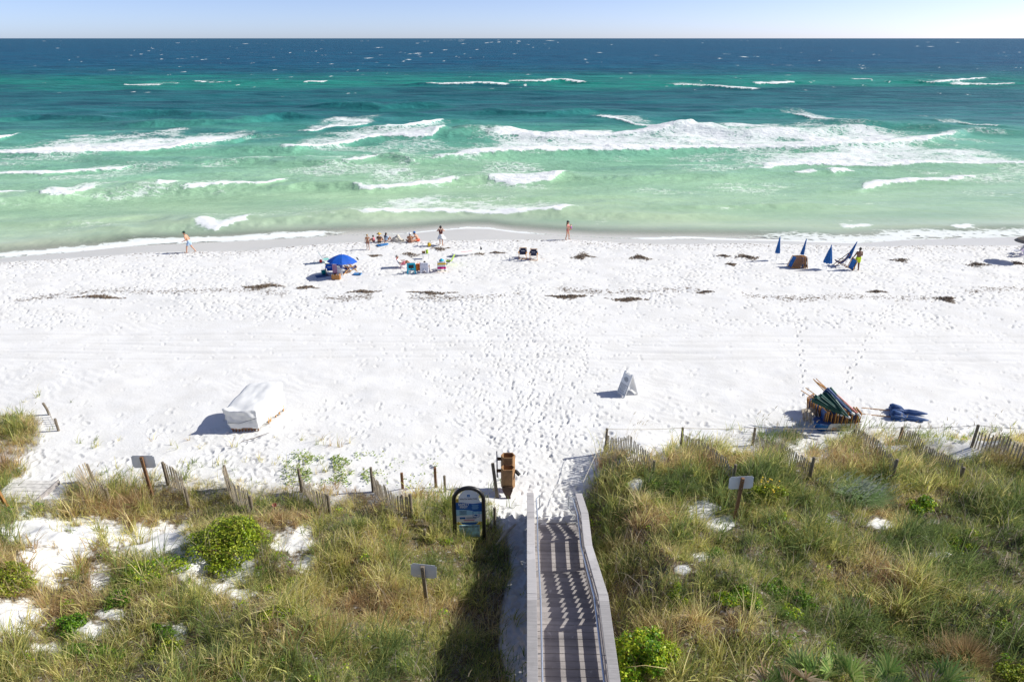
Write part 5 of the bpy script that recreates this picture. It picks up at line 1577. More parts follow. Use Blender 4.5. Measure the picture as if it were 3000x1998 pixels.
    if hatk:
        kind, mat = hatk
        hb = MB()
        if kind == 'cap':
            hb.lathe([(r * 1.14, -.01), (r * 1.12, .035), (r * .9, .085), (r * .4, .112), (.001, .116)], 18, tz2)
            pts = [(-r * .85, 0)] + [(r * .9 * math.cos(a), r * .95 + .06 * math.sin(a)) for a in np.linspace(math.pi, 0, 9)] + [(r * .85, 0)]
            bl = MB().prism(pts, .012, Matrix.Translation(tz2) @ Matrix.Rotation(math.atan2(-fw.x, fw.y), 4, 'Z') @ Matrix.Translation((0, r * .3, -.005)))
            hb.add(bl.v, bl.f)
            hb.build("cap", M[mat], t, sm=False)
        else:
            hb.lathe([(r * 2.35, -.02), (r * 2.3, -.005), (r * 1.2, .015), (r * 1.08, .07), (r * .8, .11), (.001, .118)], 24, tz2)
            hb.build("sun_hat", M[mat], t, sm=True)
    # clothes: shells that follow the body
    def shell(name, mat, pieces, vox=.012):
        o = MB()
        for a, ra, c, rc in pieces: o.caps(a, ra, c, rc, 12)
        remesh(o.build(name, mat if not isinstance(mat, str) else M[mat], t, fix=False), vox, 2)
    for kind, mat in wear:
        sd = side
        if kind in ('shorts', 'trunks'):
            ln_ = .52 if kind == 'shorts' else .30
            pc = [(J["pel"] + sd * .075 * s * x + up * .03 * s, q(.118), J["pel"] + sd * .08 * s * x - up * .02 * s, q(.118)) for x in (-1, 1)]
            for c in "LR": pc.append((J["h" + c], q(.104), J["h" + c].lerp(J["k" + c], ln_), q(.098)))
            shell("shorts", mat, pc)
        elif kind == 'bottom':
            shell("bikini_bottom", mat, [(J["pel"] + sd * .075 * s * x - up * .02 * s, q(.112), J["pel"] + sd * .06 * s * x - up * .05 * s, q(.106)) for x in (-1, 1)])
        elif kind == 'bandeau':
            shell("bikini_top", mat, [(J["chest"] + sd * .08 * s * x + up * .0, q(.112), J["chest"] + sd * .07 * s * x + up * .035 * s, q(.108)) for x in (-1, 1)])
        elif kind == 'top':
            pc = [(J["waist"] + sd * .05 * s * x, q(.106), J["chest"] + sd * .075 * s * x, q(.118)) for x in (-1, 1)]
            pc.append((J["sL"] + sd * .05 * s, q(.07), J["sR"] - sd * .05 * s, q(.07)))
            shell("top", mat, pc)
        elif kind == 'shirt':
            pc = [(J["pel"] + sd * .06 * s * x + up * .05 * s, q(.116), J["chest"] + sd * .075 * s * x, q(.12)) for x in (-1, 1)]
            pc.append((J["sL"], q(.075), J["sR"], q(.075)))
            for c in "LR": pc.append((J["s" + c], q(.072), J["s" + c].lerp(J["e" + c], .55), q(.062)))
            shell("shirt", mat, pc)
        elif kind == 'suit':
            pc = [(J["pel"] + sd * .07 * s * x - up * .03 * s, q(.112), J["chest"] + sd * .075 * s * x, q(.114)) for x in (-1, 1)]
            shell("swimsuit", mat, pc)
        elif kind == 'skirt':
            nn = 28
            w0, w1 = J["waist"] - up * .06 * s, J["pel"] - Vector((0, 0, .33 * s))
            vs, fs = [], []
            for i, u in enumerate(np.linspace(0, 1, 7)):
                for j in range(nn):
                    a = 2 * math.pi * j / nn
                    rr = (.135 + .20 * u ** 1.1) * s * (1 + .07 * math.sin(5 * a + 1) * u) * (1 + .28 * u * max(0, math.cos(a - .2)))
                    p_ = w0.lerp(w1, u)
                    vs.append((p_.x + rr * math.cos(a) * 1.05, p_.y + rr * math.sin(a) * .85, p_.z + .03 * u * math.sin(3 * a)))
            for i in range(6):
                for j in range(nn):
                    a, c = i * nn + j, i * nn + (j + 1) % nn
                    fs.append((a, c, c + nn, a + nn))
            o = MB().add(vs, fs).build("skirt", M[mat], t, sm=True)
            md = o.modifiers.new("cloth", 'SOLIDIFY'); md.thickness = .008
    return t

M["pale_blue"] = pm("pale_blue_cloth", (.42, .56, .72), .7, .12, 9)
M["hivis"] = pm("lime_yellow_cloth", (.60, .80, .0), .6, .08, 9)
M["coral"] = pm("coral_cloth", (.80, .17, .17), .6, .1, 9)
M["hot_pink"] = pm("pink_cloth", (.82, .22, .30), .6, .1, 9)
M["maroon"] = pm("maroon_cloth", (.10, .012, .012), .6, .2, 9)
M["orange_red"] = pm("orange_red_cloth", (.70, .10, .03), .6, .1, 9)
M["straw"] = pm("straw", (.62, .40, .08), .8, .2, 30, .3)
M["capgreen"] = pm("dark_green_cap", (.01, .05, .03), .7, .2, 9)
M["brown_print"] = pm("brown_print_cloth", (.28, .13, .08), .7, .5, 26)
M["violet_print"] = pm("violet_print_cloth", (.38, .12, .42), .7, .4, 26)
hp = math.pi / 2
person("man walking along the wet sand in pale blue shorts and dark green cap", g0(560, 743), hp, 'stand', 1.80, "skin", "hair_brown", [('shorts', "pale_blue")], None, ('cap', "capgreen"), 1.05,
       step=.34, lean=.42, J=dict(eL=(-.26, .12, 1.10), wL=(-.22, .34, 1.02), eR=(.26, .02, 1.10), wR=(.25, .06, .84)), face=(0, 1, -.25))
person("bare chested child standing with one arm out, brown swim trunks", g0(1079, 733), .25, 'stand', 1.33, "skin_tan", "hair_fair", [('trunks', "brown_print")], None, None, .9, step=.12,
       J=dict(eR=(.36, .0, 1.16), wR=(.50, .12, .93)))
person("small child in pale pink sitting on the wet sand's edge", g0(1096, 711), 1.2, 'ground', 1.2, "skin_tan", "hair_brown", [('top', "hot_pink")], None, None, .95)
person("woman sitting on the sand in a straw sun hat and black bikini", g0(1112, 714), .0, 'ground', 1.68, "skin_tan", "hair_fair", [('bandeau', "black"), ('bottom', "black")], None, ('hat', "straw"), 1.0,
       J=dict(eR=(.36, -.02, .34), wR=(.48, -.06, .10)))
person("dark haired person sitting in a blue and white top beside the sun hat", g0(1131, 710), -.5, 'ground', 1.6, "skin_tan", "hair_dark", [('shirt', "pale_blue")], None, None, 1.0, longhair=True)
person("bare backed man sitting on the sand in a white cap", g0(1202, 714), .05, 'cross', 1.75, "skin_tan", "hair_brown", [('trunks', "brown_print")], None, ('cap', "canvas_white"), 1.1, lean=.08)
person("man sitting cross legged in orange trunks and a blue cap", g0(1226, 708), 1.45, 'cross', 1.76, "skin", "hair_brown", [('trunks', "orange_red")], None, ('cap', "beach_blue"), 1.05, lean=.22)
person("woman in maroon top and billowing white skirt raising a camera to her face", g0(1293, 722), .12, 'stand', 1.68, "skin", "hair_dark", [('top', "maroon"), ('skirt', "canvas_white")], None, ('cap', "black"), .95, step=.16,
       J=dict(eL=(-.34, .12, 1.30), wL=(-.12, .22, 1.52), eR=(.34, .12, 1.30), wR=(.12, .22, 1.52)))
wm = g0(1662, 704)
person("woman in coral bikini carrying a baby at the water's edge", wm, -2.0, 'stand', 1.68, "skin", "hair_dark", [('bandeau', "hot_pink"), ('bottom', "coral")], None, ('cap', "black"), .95, longhair=True, step=.14,
       J=dict(eR=(.28, .10, 1.14), wR=(.16, .30, 1.12), eL=(-.24, .08, 1.12), wL=(.02, .28, 1.08)))
person("baby in violet swimsuit carried on the woman's arm at the water's edge", wm + Vector((.30, -.10, 1.04)), 1.1, 'ground', .78, "skin", "hair_fair", [('suit', "violet_print")], None, None, 1.1,
       J=dict(kL=(-.2, .25, -.02), kR=(.2, .25, -.02), aL=(-.2, .25, -.36), aR=(.2, .25, -.36), tL=(-.2, .36, -.40), tR=(.2, .36, -.40)))
person("grey haired sunbather reclining with bare legs stretched, white shirt", g0(1176, 783) + Vector((0, 0, -.02)), -1.45, 'chair', 1.74, "skin_tan", "hair_grey", [('shirt', "canvas_white"), ('shorts', "hot_pink")], None, None, 1.05)
person("dark haired sunbather almost hidden by the white towel chair", g0(1247, 796) + Vector((0, .02, -.02)), -.05, 'chair', 1.66, "skin_tan", "hair_dark", [('suit', "navy")], None, None, .95)
person("fair haired sunbather with blue head wrap in the striped towel chair", g0(1295, 792) + Vector((0, .02, -.02)), .08, 'chair', 1.68, "skin_tan", "hair_fair", [('suit', "yellow")], None, ('hat', "teal"), .98)
person("man with bare back in lime yellow shorts holding a folded chair", g0(2508, 791), .15, 'stand', 1.83, "skin_dark", "hair_dark", [('shorts', "hivis")], None, None, 1.12, step=.1,
       J=dict(eL=(-.34, .02, 1.14), wL=(-.42, .12, .90), eR=(.30, .06, 1.14), wR=(.22, .24, 1.02)))

# ---------------------------------------------------------------- seaweed
def weed(label, px, py, wpx, hpx, dens_=1.0, seed=0):
    wpx *= 1.15
    g = np.random.default_rng(1000 + seed)
    p = g0(px, py)
    sx = (at(px + wpx / 2, py) - at(px - wpx / 2, py)).length / 2
    sy = abs(at(px, py - hpx / 2).y - at(px, py + hpx / 2).y) / 2
    mb = MB()
    for i in range(int(130 * dens_ * max(1, sx))):
        u = g.uniform(-1, 1) * g.uniform(.2, 1); v = g.normal(0, .42) * (1.1 - abs(u)) + .35 * math.sin(u * 4 + seed)
        x, y = u * sx, v * sy + .25 * sx * u * (.5 if seed % 2 else -.5) * .3
        z = Hs(p.x + x, p.y + y) - p.z
        a = g.normal(0, .8); L = g.uniform(.04, .17)
        dx, dy = math.cos(a) * L, math.sin(a) * L
        hh2 = g.uniform(.015, .10) * (1.3 - min(1, abs(u) + abs(v)))
        mb.add([(x - dx, y - dy, z + .0), (x + dy * .3, y - dx * .3, z + hh2), (x + dx, y + dy, z + .005), (x - dy * .3, y + dx * .3, z + hh2 * .9), (x, y, z + hh2 * 1.35 + .012)],
               [(0, 1, 4), (1, 2, 4), (2, 3, 4), (3, 0, 4)])
    o = mb.build("seaweed_patch", M["kelp"], loc=p)
    return tag(o, label, "seaweed", "seaweed patches washed up on the sand")
WEEDS = [("broad dark seaweed patch in the middle of the left upper beach", 770, 838, 130, 20, 1.3), ("thin seaweed trail just right of the broad left patch", 895, 842, 80, 12, .8),
         ("seaweed strip farthest left on the beach", 285, 870, 170, 12, .9), ("seaweed patch below the blue umbrella's right", 1065, 855, 100, 14, .9), ("thin seaweed strip below the ring of folding chairs", 1265, 858, 150, 10, .7),
         ("dark seaweed streak below the twin navy chairs", 1665, 869, 130, 14, 1.2), ("dark seaweed streak right of the one below the twin chairs", 1840, 876, 120, 14, 1.2),
         ("dark seaweed clump just right of the twin navy chairs", 1706, 752, 80, 20, 1.3), ("round dark seaweed clump in the middle of the upper beach", 1875, 757, 70, 16, 1.6), ("dark seaweed mound left of the first furled umbrella", 2188, 755, 75, 18, 1.6),
         ("small dark seaweed tuft below the mound near the furled umbrella", 2142, 776, 30, 10, 1.0), ("round dark seaweed clump on the bare right beach", 2770, 877, 60, 22, 1.6), ("scattered seaweed right of the man in lime shorts", 2640, 762, 70, 12, .8),
         ("dark seaweed clump near the right edge of the beach", 2865, 775, 80, 18, 1.2), ("seaweed fringe under the paddle board", 1385, 742, 70, 18, 1.6), ("sparse seaweed scrap between paddle board and twin chairs", 1455, 742, 55, 8, .8),
         ("seaweed scraps left of the camp table", 1205, 745, 60, 14, .8), ("seaweed scraps at the feet of the woman in the skirt", 1290, 730, 50, 12, .8), ("thin seaweed scrap right of the white skim board", 1098, 748, 40, 8, .8),
         ("pale seaweed streak in the middle right sand", 2065, 858, 60, 8, .7), ("faint seaweed streak below the lounger", 2570, 855, 60, 8, .7), ("dark seaweed scrap at the right end of the beach", 2985, 772, 40, 12, 1.2), ("small seaweed scrap left of the mound by the furled umbrella", 2122, 752, 40, 7, .8)]
for i, w in enumerate(WEEDS): weed(*w, seed=i)
# crumbs of weed and shell along the tide line
g = np.random.default_rng(77)
V, Lp, Sz = [], [], []
for i in range(5600):
    if i < 1900:
        x = g.uniform(-45, 45); y = float(np.interp(x, *DRY)) - abs(g.normal(0, 1)) - .1
    elif i < 5000:
        x = g.uniform(-40, 45); x = x if vnoise(np.array([x / 2.2]), np.array([3.0]), 5)[0] > .45 else x + 2.5; y = at(1500, 862).y + g.normal(0, .35) + .9 * math.sin(x / 5) + .4 * math.sin(x / 1.7)
    else:
        x = g.uniform(-35, 38); y = g.uniform(24, 44)
    z = Hs(x, y); a = g.normal(0, .5); L = g.uniform(.015, .12 if i < 5000 else .035); w = L * g.uniform(.25, .5)
    c_, s_ = math.cos(a), math.sin(a)
    k = len(V)
    V += [(x - c_ * L, y - s_ * L, z + .004), (x + s_ * w, y - c_ * w, z + .012), (x + c_ * L, y + s_ * L, z + .006), (x - s_ * w, y + c_ * w, z + .015)]
    Lp += [k, k + 1, k + 2, k + 3]; Sz.append(4)
o = np_mesh("tideline_debris", np.array(V), np.array(Lp), np.array(Sz), M["kelp"]); tag(o, kind="stuff")
# ---------------------------------------------------------------- dune plants
GRASS = attr_mat("dune_grass_blades", trans=.5, rough=.5, spec=.25)
LEAF = attr_mat("shrub_leaves", trans=.35, rough=.45, spec=.35)
gg = np.random.default_rng(42)

def blades(name, X, Y, Z, L, bend, dirx, diry, wd, colr, mat, levels=(0, .4, .75, 1.0)):
    """one curved tapering blade per row of the arrays, all in one mesh"""
    N = len(X)
    nl = len(levels)
    nv = 2 * (nl - 1) + 1
    V = np.zeros((N, nv, 3), np.float32)
    px_, py_ = -diry, dirx
    tw = gg.uniform(-.9, .9, N)
    wx, wy_ = px_ * np.cos(tw) + dirx * np.sin(tw), py_ * np.cos(tw) + diry * np.sin(tw)
    for i, t_ in enumerate(levels):
        h = L * (t_ - bend * .42 * t_ ** 2.2)
        o_ = L * bend * t_ ** 1.7 * .8
        cx, cy, cz = X + dirx * o_, Y + diry * o_, Z + h - .03
        w = wd * (1 - t_ * .75)
        if i < nl - 1:
            V[:, 2 * i, 0], V[:, 2 * i, 1], V[:, 2 * i, 2] = cx - wx * w, cy - wy_ * w, cz
            V[:, 2 * i + 1, 0], V[:, 2 * i + 1, 1], V[:, 2 * i + 1, 2] = cx + wx * w, cy + wy_ * w, cz
        else:
            V[:, 2 * i, 0], V[:, 2 * i, 1], V[:, 2 * i, 2] = cx, cy, cz
    base = (np.arange(N) * nv)[:, None]
    fl = []
    for i in range(nl - 2): fl += [2 * i, 2 * i + 1, 2 * i + 3, 2 * i + 2]
    i = nl - 2
    fl += [2 * i, 2 * i + 1, 2 * i + 2]
    loops = (base + np.array(fl)[None, :]).ravel()
    sizes = np.tile(np.array([4] * (nl - 2) + [3]), N)
    C = np.repeat(colr, nv, 0)
    return np_mesh(name, V.reshape(-1, 3), loops, sizes, mat, colors=C)

PAL = 1.17 * np.array([(.66, .52, .27), (.46, .32, .17), (.76, .66, .33), (.42, .42, .12), (.56, .54, .17), (.28, .34, .09), (.19, .25, .08), (.68, .62, .25)])
def tufts(n, x0, x1, y0, y1, per, dens_fn, lmin, lmax, seed, pal_bias=0.0, wind=.35, wmul=1.0, spread=.11):
    g = np.random.default_rng(seed)
    x, y = g.uniform(x0, x1, n), g.uniform(y0, y1, n)
    z = height0(x, y)
    px, py = proj(x, y, z)
    d = dens_fn(px, py, x, y)
    k = g.uniform(0, 1, n) < d
    k &= (px > -260) & (px < 3260) & (py < 2250)
    x, y, px, py = x[k], y[k], px[k], py[k]
    m = len(x)
    kind = fbm(x / 2.6, y / 1.9, 61, 3) * 1.35 - .10 + g.normal(0, .24, m) + pal_bias
    # greener on the right crest and in the damp hollows, browner along the left front
    kind += .26 * smooth(1500, 2600, px) * smooth(1250, 1500, py) - .34 * smooth(1580, 1430, py) * (px < 1450) - .3 * smooth(.58, .72, vnoise(x / 2.1, y / 1.5, 68)) + .15 * smooth(.55, .75, vnoise(x / 1.3, y / 1.1, 64))
    fl_ = ((px > 480) & (px < 1215) & (py > 1405) & (py < 1535) & (x < 0))
    hs = np.where(fl_, .62, 1.0) * (.35 + 1.15 * fbm(x / 1.2, y / 1.0, 66, 3)) * g.uniform(.75, 1.3, m)
    cnt = (per * (.6 + .8 * g.uniform(0, 1, m))).astype(int)
    idx = np.repeat(np.arange(m), cnt)
    N = len(idx)
    r = np.abs(g.normal(0, spread, N)); a = g.uniform(0, 2 * math.pi, N)
    X, Y = x[idx] + r * np.cos(a), y[idx] + r * np.sin(a)
    Z = height0(X, Y)
    L = g.uniform(lmin, lmax, N) * hs[idx]
    da = a + g.normal(0, .7, N)
    dx, dy = np.cos(da) + wind * 1.3, np.sin(da) + wind * .15
    nn = np.hypot(dx, dy) + 1e-6
    dx, dy = dx / nn, dy / nn
    bend = np.clip(g.normal(.75, .28, N), .15, 1.25)
    wd = g.uniform(.005, .0115, N) * wmul
    kk = np.clip(kind[idx] + g.normal(0, .10, N), 0, .999)
    sel = np.minimum((kk * len(PAL)).astype(int), len(PAL) - 1)
    order = np.array([1, 0, 2, 7, 4, 3, 5, 6])
    col = PAL[order[sel]] * g.uniform(.72, 1.28, N)[:, None]
    return X, Y, Z, L, bend, dx, dy, wd, col

def cat_(*parts): return [np.concatenate(q) for q in zip(*parts)]
hollow = lambda x, y: 1 - .65 * smooth(.54, .66, fbm(x / 1.5, y / 1.2, 93, 3))
walkout = lambda x, y: ((x - walk_x(y) > 1.02) | (x - walk_x(y) < -1.02)).astype(float)
d_main = lambda px, py, x, y: veg_density(px, py) * hollow(x, y) * walkout(x, y)
A = tufts(34000, -27, 29, 8.8, 28.5, 15, d_main, .28, .62, 1)
B = tufts(6500, -27, 29, 8.8, 28.5, 18, lambda px, py, x, y: veg_density(px, py) * walkout(x, y) * smooth(.4, .62, vnoise(x / 1.9, y / 1.6, 97)), .62, 1.1, 2, .12, .45, 1.8, .13)
# low thatch that fills between the tufts
Cc = tufts(20000, -27, 29, 8.8, 28, 7, lambda px, py, x, y: veg_density(px, py) * walkout(x, y), .16, .34, 3, -.12, .1, 1.0, .22)
# thin sprigs out on the bare sand
def d_sprig(px, py, x, y):
    a = smooth(1262, 1330, py) * smooth(1420, 1385, py) * smooth(180, 300, px) * smooth(1180, 1000, px) * .30
    b = smooth(1395, 1410, py) * smooth(1500, 1440, py) * smooth(1330, 1400, px) * smooth(1520, 1470, px) * .22
    c = smooth(1235, 1262, py) * smooth(1330, 1290, py) * smooth(1900, 2300, px) * .32
    d = sand_hole(px, py) * (py > 1480) * np.where(px > 1500, .4, .15) + smooth(1560, 1660, py) * smooth(1440, 1460, px) * smooth(1545, 1530, px) * .45
    e = smooth(1120, 1160, py) * smooth(1460, 1420, py) * smooth(240, 60, px) * .12
    return np.maximum.reduce([a, b, c, d, e]) * smooth(.38, .6, vnoise(x / .8, y / .7, 98)) * walkout(x, y)
D = tufts(20000, -27, 29, 10, 31, 6, d_sprig, .22, .6, 4, .3, .6, 1.5, .06)
# stiff dead stalks poking out of the green at all angles
Fs = tufts(4200, -27, 29, 8.8, 27, 3, lambda px, py, x, y: veg_density(px, py) * walkout(x, y), .45, .95, 7, -.5, .1, 1.1, .10)
Fs = list(Fs); Fs[4] = gg.uniform(.05, .75, len(Fs[0])); Fs[8] = np.array([(.52, .44, .34)]) * gg.uniform(.5, 1.25, len(Fs[0]))[:, None]
o = blades("dune_grass", *cat_(A, B, Cc, D, Fs), GRASS)
tag(o, kind="stuff")
# tall sea oats with pale seed heads
def d_oats(px, py, x, y):
    f = smooth(1262, 1290, py) * smooth(1440, 1330, py) * (px > 1800) * .9 + veg_density(px, py) * .10
    return np.minimum(1, f) * smooth(.5, .7, vnoise(x / 1.2, y / .9, 99)) * walkout(x, y)
E = tufts(4600, -27, 29, 9, 28, 4, d_oats, .9, 1.35, 5, -.2, .8, .6, .08)
X, Y, Z, L, bend, dx, dy, wd, col = E
bend = np.clip(bend, .2, .6)
N = len(X)
o1 = L * bend * .8; h1_ = L * (1 - bend * .42)
kx, ky, kz = X + dx * o1 * .93, Y + dy * o1 * .93, Z + h1_ * .96
Hd = [kx, ky, kz, np.full(N, .20), np.full(N, 1.1), dx, dy, np.full(N, .016), np.tile(np.array([[.58, .48, .29]]), (N, 1)) * gg.uniform(.7, 1.1, N)[:, None]]
stems = [X, Y, Z, L, bend, dx, dy, wd * .8, col * .8 + .06]
o = blades("sea_oats", *cat_(stems, Hd), GRASS); tag(o, kind="stuff")

# ---------------------------------------------------------------- leafy shrubs
def leaf_cloud(name, centres, leaves, size, pal, parent, up=.35, shape=2.2):
    """many small leaves spread through overlapping clumps"""
    g = gg
    cs = np.array([c[0] for c in centres]); rs = np.array([c[1] for c in centres]); wt = rs[:, 0] * rs[:, 1]; wt = wt / wt.sum()
    k = g.choice(len(cs), leaves, p=wt)
    v = g.normal(0, 1, (leaves, 3)); v /= np.linalg.norm(v, axis=1)[:, None]
    v[:, 2] = np.abs(v[:, 2]) * .95 - .12
    rad = g.uniform(.55, 1.04, leaves) ** .6
    sprig = 1 + .18 * np.sin(v[:, 0] * 11 + k) * np.sin(v[:, 1] * 9 + k * 2)
    P = cs[k] + v * rs[k] * (rad * sprig)[:, None]
    n = v * .6 + g.normal(0, .55, (leaves, 3)); n[:, 2] += up; n /= np.linalg.norm(n, axis=1)[:, None]
    a = np.cross(n, g.normal(0, 1, (leaves, 3))); a /= np.linalg.norm(a, axis=1)[:, None]
    b2 = np.cross(n, a)
    s = size * g.uniform(.6, 1.25, leaves)
    V = np.stack([P - a * (s * .5)[:, None] * shape * .5, P + b2 * (s * .42)[:, None], P + a * (s * .5)[:, None] * shape * .5, P - b2 * (s * .42)[:, None]], 1).reshape(-1, 3)
    pal = np.array(pal)
    ci = np.clip((vnoise(P[:, 0] * 3 + 9, P[:, 1] * 3 + P[:, 2] * 2, 15) + g.normal(0, .22, leaves)) * len(pal), 0, len(pal) - 1).astype(int)
    C = pal[ci] * g.uniform(.75, 1.25, leaves)[:, None]
    o = np_mesh(name, V, np.arange(leaves * 4), np.full(leaves, 4), LEAF, colors=np.repeat(C, 4, 0))
    o.parent = parent
    return o
BR = [(.33, .44, .025), (.25, .35, .022), (.43, .50, .04), (.14, .22, .02), (.48, .52, .06)]
DK = [(0.098, 0.238, 0.017), (0.154, 0.322, 0.022), (0.224, 0.392, 0.028), (0.07, 0.168, 0.017)]
YL = [(0.462, 0.56, 0.035), (0.35, 0.504, 0.028), (0.56, 0.616, 0.042), (0.21, 0.392, 0.021), (0.14, 0.294, 0.017)]
def shrub(label, px, py, rx, ry, h, leaves, pal, size=.06, group="leafy green shrubs in the dune", seed=0, name="dune_shrub", n=9):
    g = np.random.default_rng(300 + seed)
    p = atH(px, py)
    t = thing(name, label, "shrub", p, 0, group)
    cen = []
    for i in range(n):
        a = 2 * math.pi * i * .382 * 1.618 + g.uniform(-.9, .9); r = math.sqrt((i + .3) / n) * g.uniform(.7, 1.0)
        c = np.array([r * rx * math.cos(a), r * ry * math.sin(a), 0.0])
        c[2] = Hs(p.x + c[0], p.y + c[1]) - p.z + h * g.uniform(.05, .4)
        k = g.uniform(.24, .46) * (1.25 if n < 10 else 1)
        cen.append((c, np.array([rx * k, ry * k, h * g.uniform(.35, .8) * (1.1 - .45 * r)])))
    leaf_cloud("foliage", cen, leaves, size, pal, t)
    st = MB()
    for c, r in cen:
        for _ in range(3):
            e = np.array([g.uniform(-1, 1), g.uniform(-1, 1), g.uniform(.4, 1)]) * r * 1.12
            st.tube([(c[0] * .5, c[1] * .5, c[2] * .3), (c[0], c[1], c[2] + .1 * r[2]), tuple(c + e)], [.014, .009, .003], 4)
        st.tube([(c[0] * .2, c[1] * .2, -.1), (c[0] * .7, c[1] * .7, c[2] * .6), (c[0] + g.uniform(-.1, .1), c[1], c[2] + r[2] * .5)], [.022, .015, .006], 5)
    st.build("stems", M["brown_post"], t)
    return t
shrub("big bright green bush on the bare left dune, below the collapsed fence", 668, 1600, 1.35, 1.0, .75, 9000, BR, .065, seed=1, n=20)
shrub("yellow green bush left of the big bright bush, with brown gaps", 448, 1680, 1.15, .75, .6, 5200, YL, .06, seed=2, n=17)
shrub("low green bush cut by the left edge", 22, 1702, .85, .6, .5, 3600, BR, .055, seed=3)
shrub("small dark green mound by the lower left sand patch", 200, 1840, .52, .4, .42, 2400, DK, .05, seed=4)
shrub("flat green mound low at the left bottom", 268, 1918, .68, .36, .32, 2600, DK, .05, seed=5)
shrub("small green tuft shrub, upper of the close pair left of centre", 478, 1862, .36, .25, .3, 1300, DK, .05, seed=6)
shrub("small green tuft shrub, lower of the close pair left of centre", 480, 1908, .40, .34, .34, 1500, BR, .05, seed=7)
shrub("round green mound in the middle of the left dune grass", 812, 1810, .52, .36, .36, 2200, BR, .05, seed=8)
shrub("small dark shrub in the hollow below the yellow green bush", 345, 1762, .40, .40, .34, 1300, DK, .055, seed=14)
shrub("large glowing yellow green bush against the boardwalk's right railing", 1872, 1945, .82, .85, 1.15, 9500, YL, .065, seed=9, n=18)
shrub("bright low shrub in the middle of the right dune", 2160, 1752, .62, .42, .3, 2400, YL, .055, seed=10)
shrub("dark green shrub right of the bright low one", 2268, 1738, .46, .3, .3, 1800, DK, .055, seed=11)
shrub("smaller dark green shrub farther right in the hollow", 2352, 1765, .38, .28, .28, 1300, DK, .055, seed=12)
shrub("yellow green sprig bush at the edge of the right dune's centre", 1980, 1765, .28, .36, .34, 900, YL, .055, seed=13)
shrub("bright light green shrub below the silvery grass clump", 2692, 1498, .50, .34, .5, 1500, YL, .06, seed=15)
shrub("green bush in the bottom right corner", 2985, 1985, .5, .4, .45, 2200, BR, .05, seed=16)
sf = shrub("green shrub dotted with yellow flowers right of the pale notice sign", 2245, 1462, .62, .45, .75, 2600, BR, .06, seed=17)
fl = MB()
for i in range(15):
    a, r = random.uniform(0, 6.28), random.uniform(.2, .95)
    fl.lathe([(.004, 0), (.034, .008), (.024, .018), (.004, .022)], 8, (r * .6 * math.cos(a), r * .42 * math.sin(a), random.uniform(.35, .78)))
fl.build("flowers", M["yellow"], next(c for c in sf.children if c.name.startswith("foliage")))
shrub("low yellow flowering shrub on the far right slope", 2795, 1605, .6, .35, .3, 1300, YL, .05, seed=18)
# small leafy weeds scattered between the tufts
wx_, wy2 = gg.uniform(-24, 26, 900), gg.uniform(9, 25, 900)
wz_ = height0(wx_, wy2); a_, b_ = proj(wx_, wy2, wz_)
kk = gg.uniform(0, 1, 900) < veg_density(a_, b_) * walkout(wx_, wy2) * (.15 + .85 * smooth(.45, .65, vnoise(wx_ / 2.4, wy2 / 2, 131))) * np.where(a_ > 1500, .8, .4)
cen = [(np.array([p_, q_, r_ + .12]), np.array([gg.uniform(.08, .26), gg.uniform(.08, .2), gg.uniform(.12, .34)])) for p_, q_, r_ in zip(wx_[kk], wy2[kk], wz_[kk])]
o = leaf_cloud("dune_weeds", cen, 60 * len(cen), .05, YL + DK, None); tag(o, kind="stuff")
# pale green grass clump
p = atH(2525, 1462)
t = thing("silver_grass", "pale green grass clump with drooping heads on the right dune", "grass clump", p)
N = 2600
a = gg.uniform(0, 6.28, N); r = np.abs(gg.normal(0, .32, N))
dx, dy = np.cos(a) + .5, np.sin(a); nn = np.hypot(dx, dy)
o = blades("blades", r * np.cos(a) * 1.5, r * np.sin(a), np.zeros(N), gg.uniform(.35, .8, N), gg.uniform(.6, 1.2, N), dx / nn, dy / nn, gg.uniform(.006, .012, N),
           np.array([(.46, .60, .30)]) * gg.uniform(.6, 1.3, N)[:, None], GRASS); o.parent = t
N = 170
a = gg.uniform(0, 6.28, N); r = np.abs(gg.normal(0, .45, N))
o = blades("seed_heads", r * np.cos(a) * 1.5, r * np.sin(a), gg.uniform(.35, .62, N), np.full(N, .26), np.full(N, 1.2), np.full(N, .95), np.full(N, .2), np.full(N, .02),
           np.array([(.62, .66, .52)]) * gg.uniform(.7, 1.1, N)[:, None], GRASS); o.parent = t
# light brown dry tussock near the bottom right
p = atH(2830, 1945)
t = thing("dry_tussock", "fine light brown dry tussock near the bottom right corner", "grass clump", p)
N = 1700
a = gg.uniform(0, 6.28, N); r = np.abs(gg.normal(0, .3, N))
dx, dy = np.cos(a) * .7 + .5, np.sin(a) * .7; nn = np.hypot(dx, dy)
o = blades("blades", r * np.cos(a) * 1.4, r * np.sin(a), np.zeros(N), gg.uniform(.4, .85, N), gg.uniform(.4, .9, N), dx / nn, dy / nn, gg.uniform(.005, .009, N),
           np.array([(.50, .36, .18)]) * gg.uniform(.6, 1.4, N)[:, None], GRASS); o.parent = t

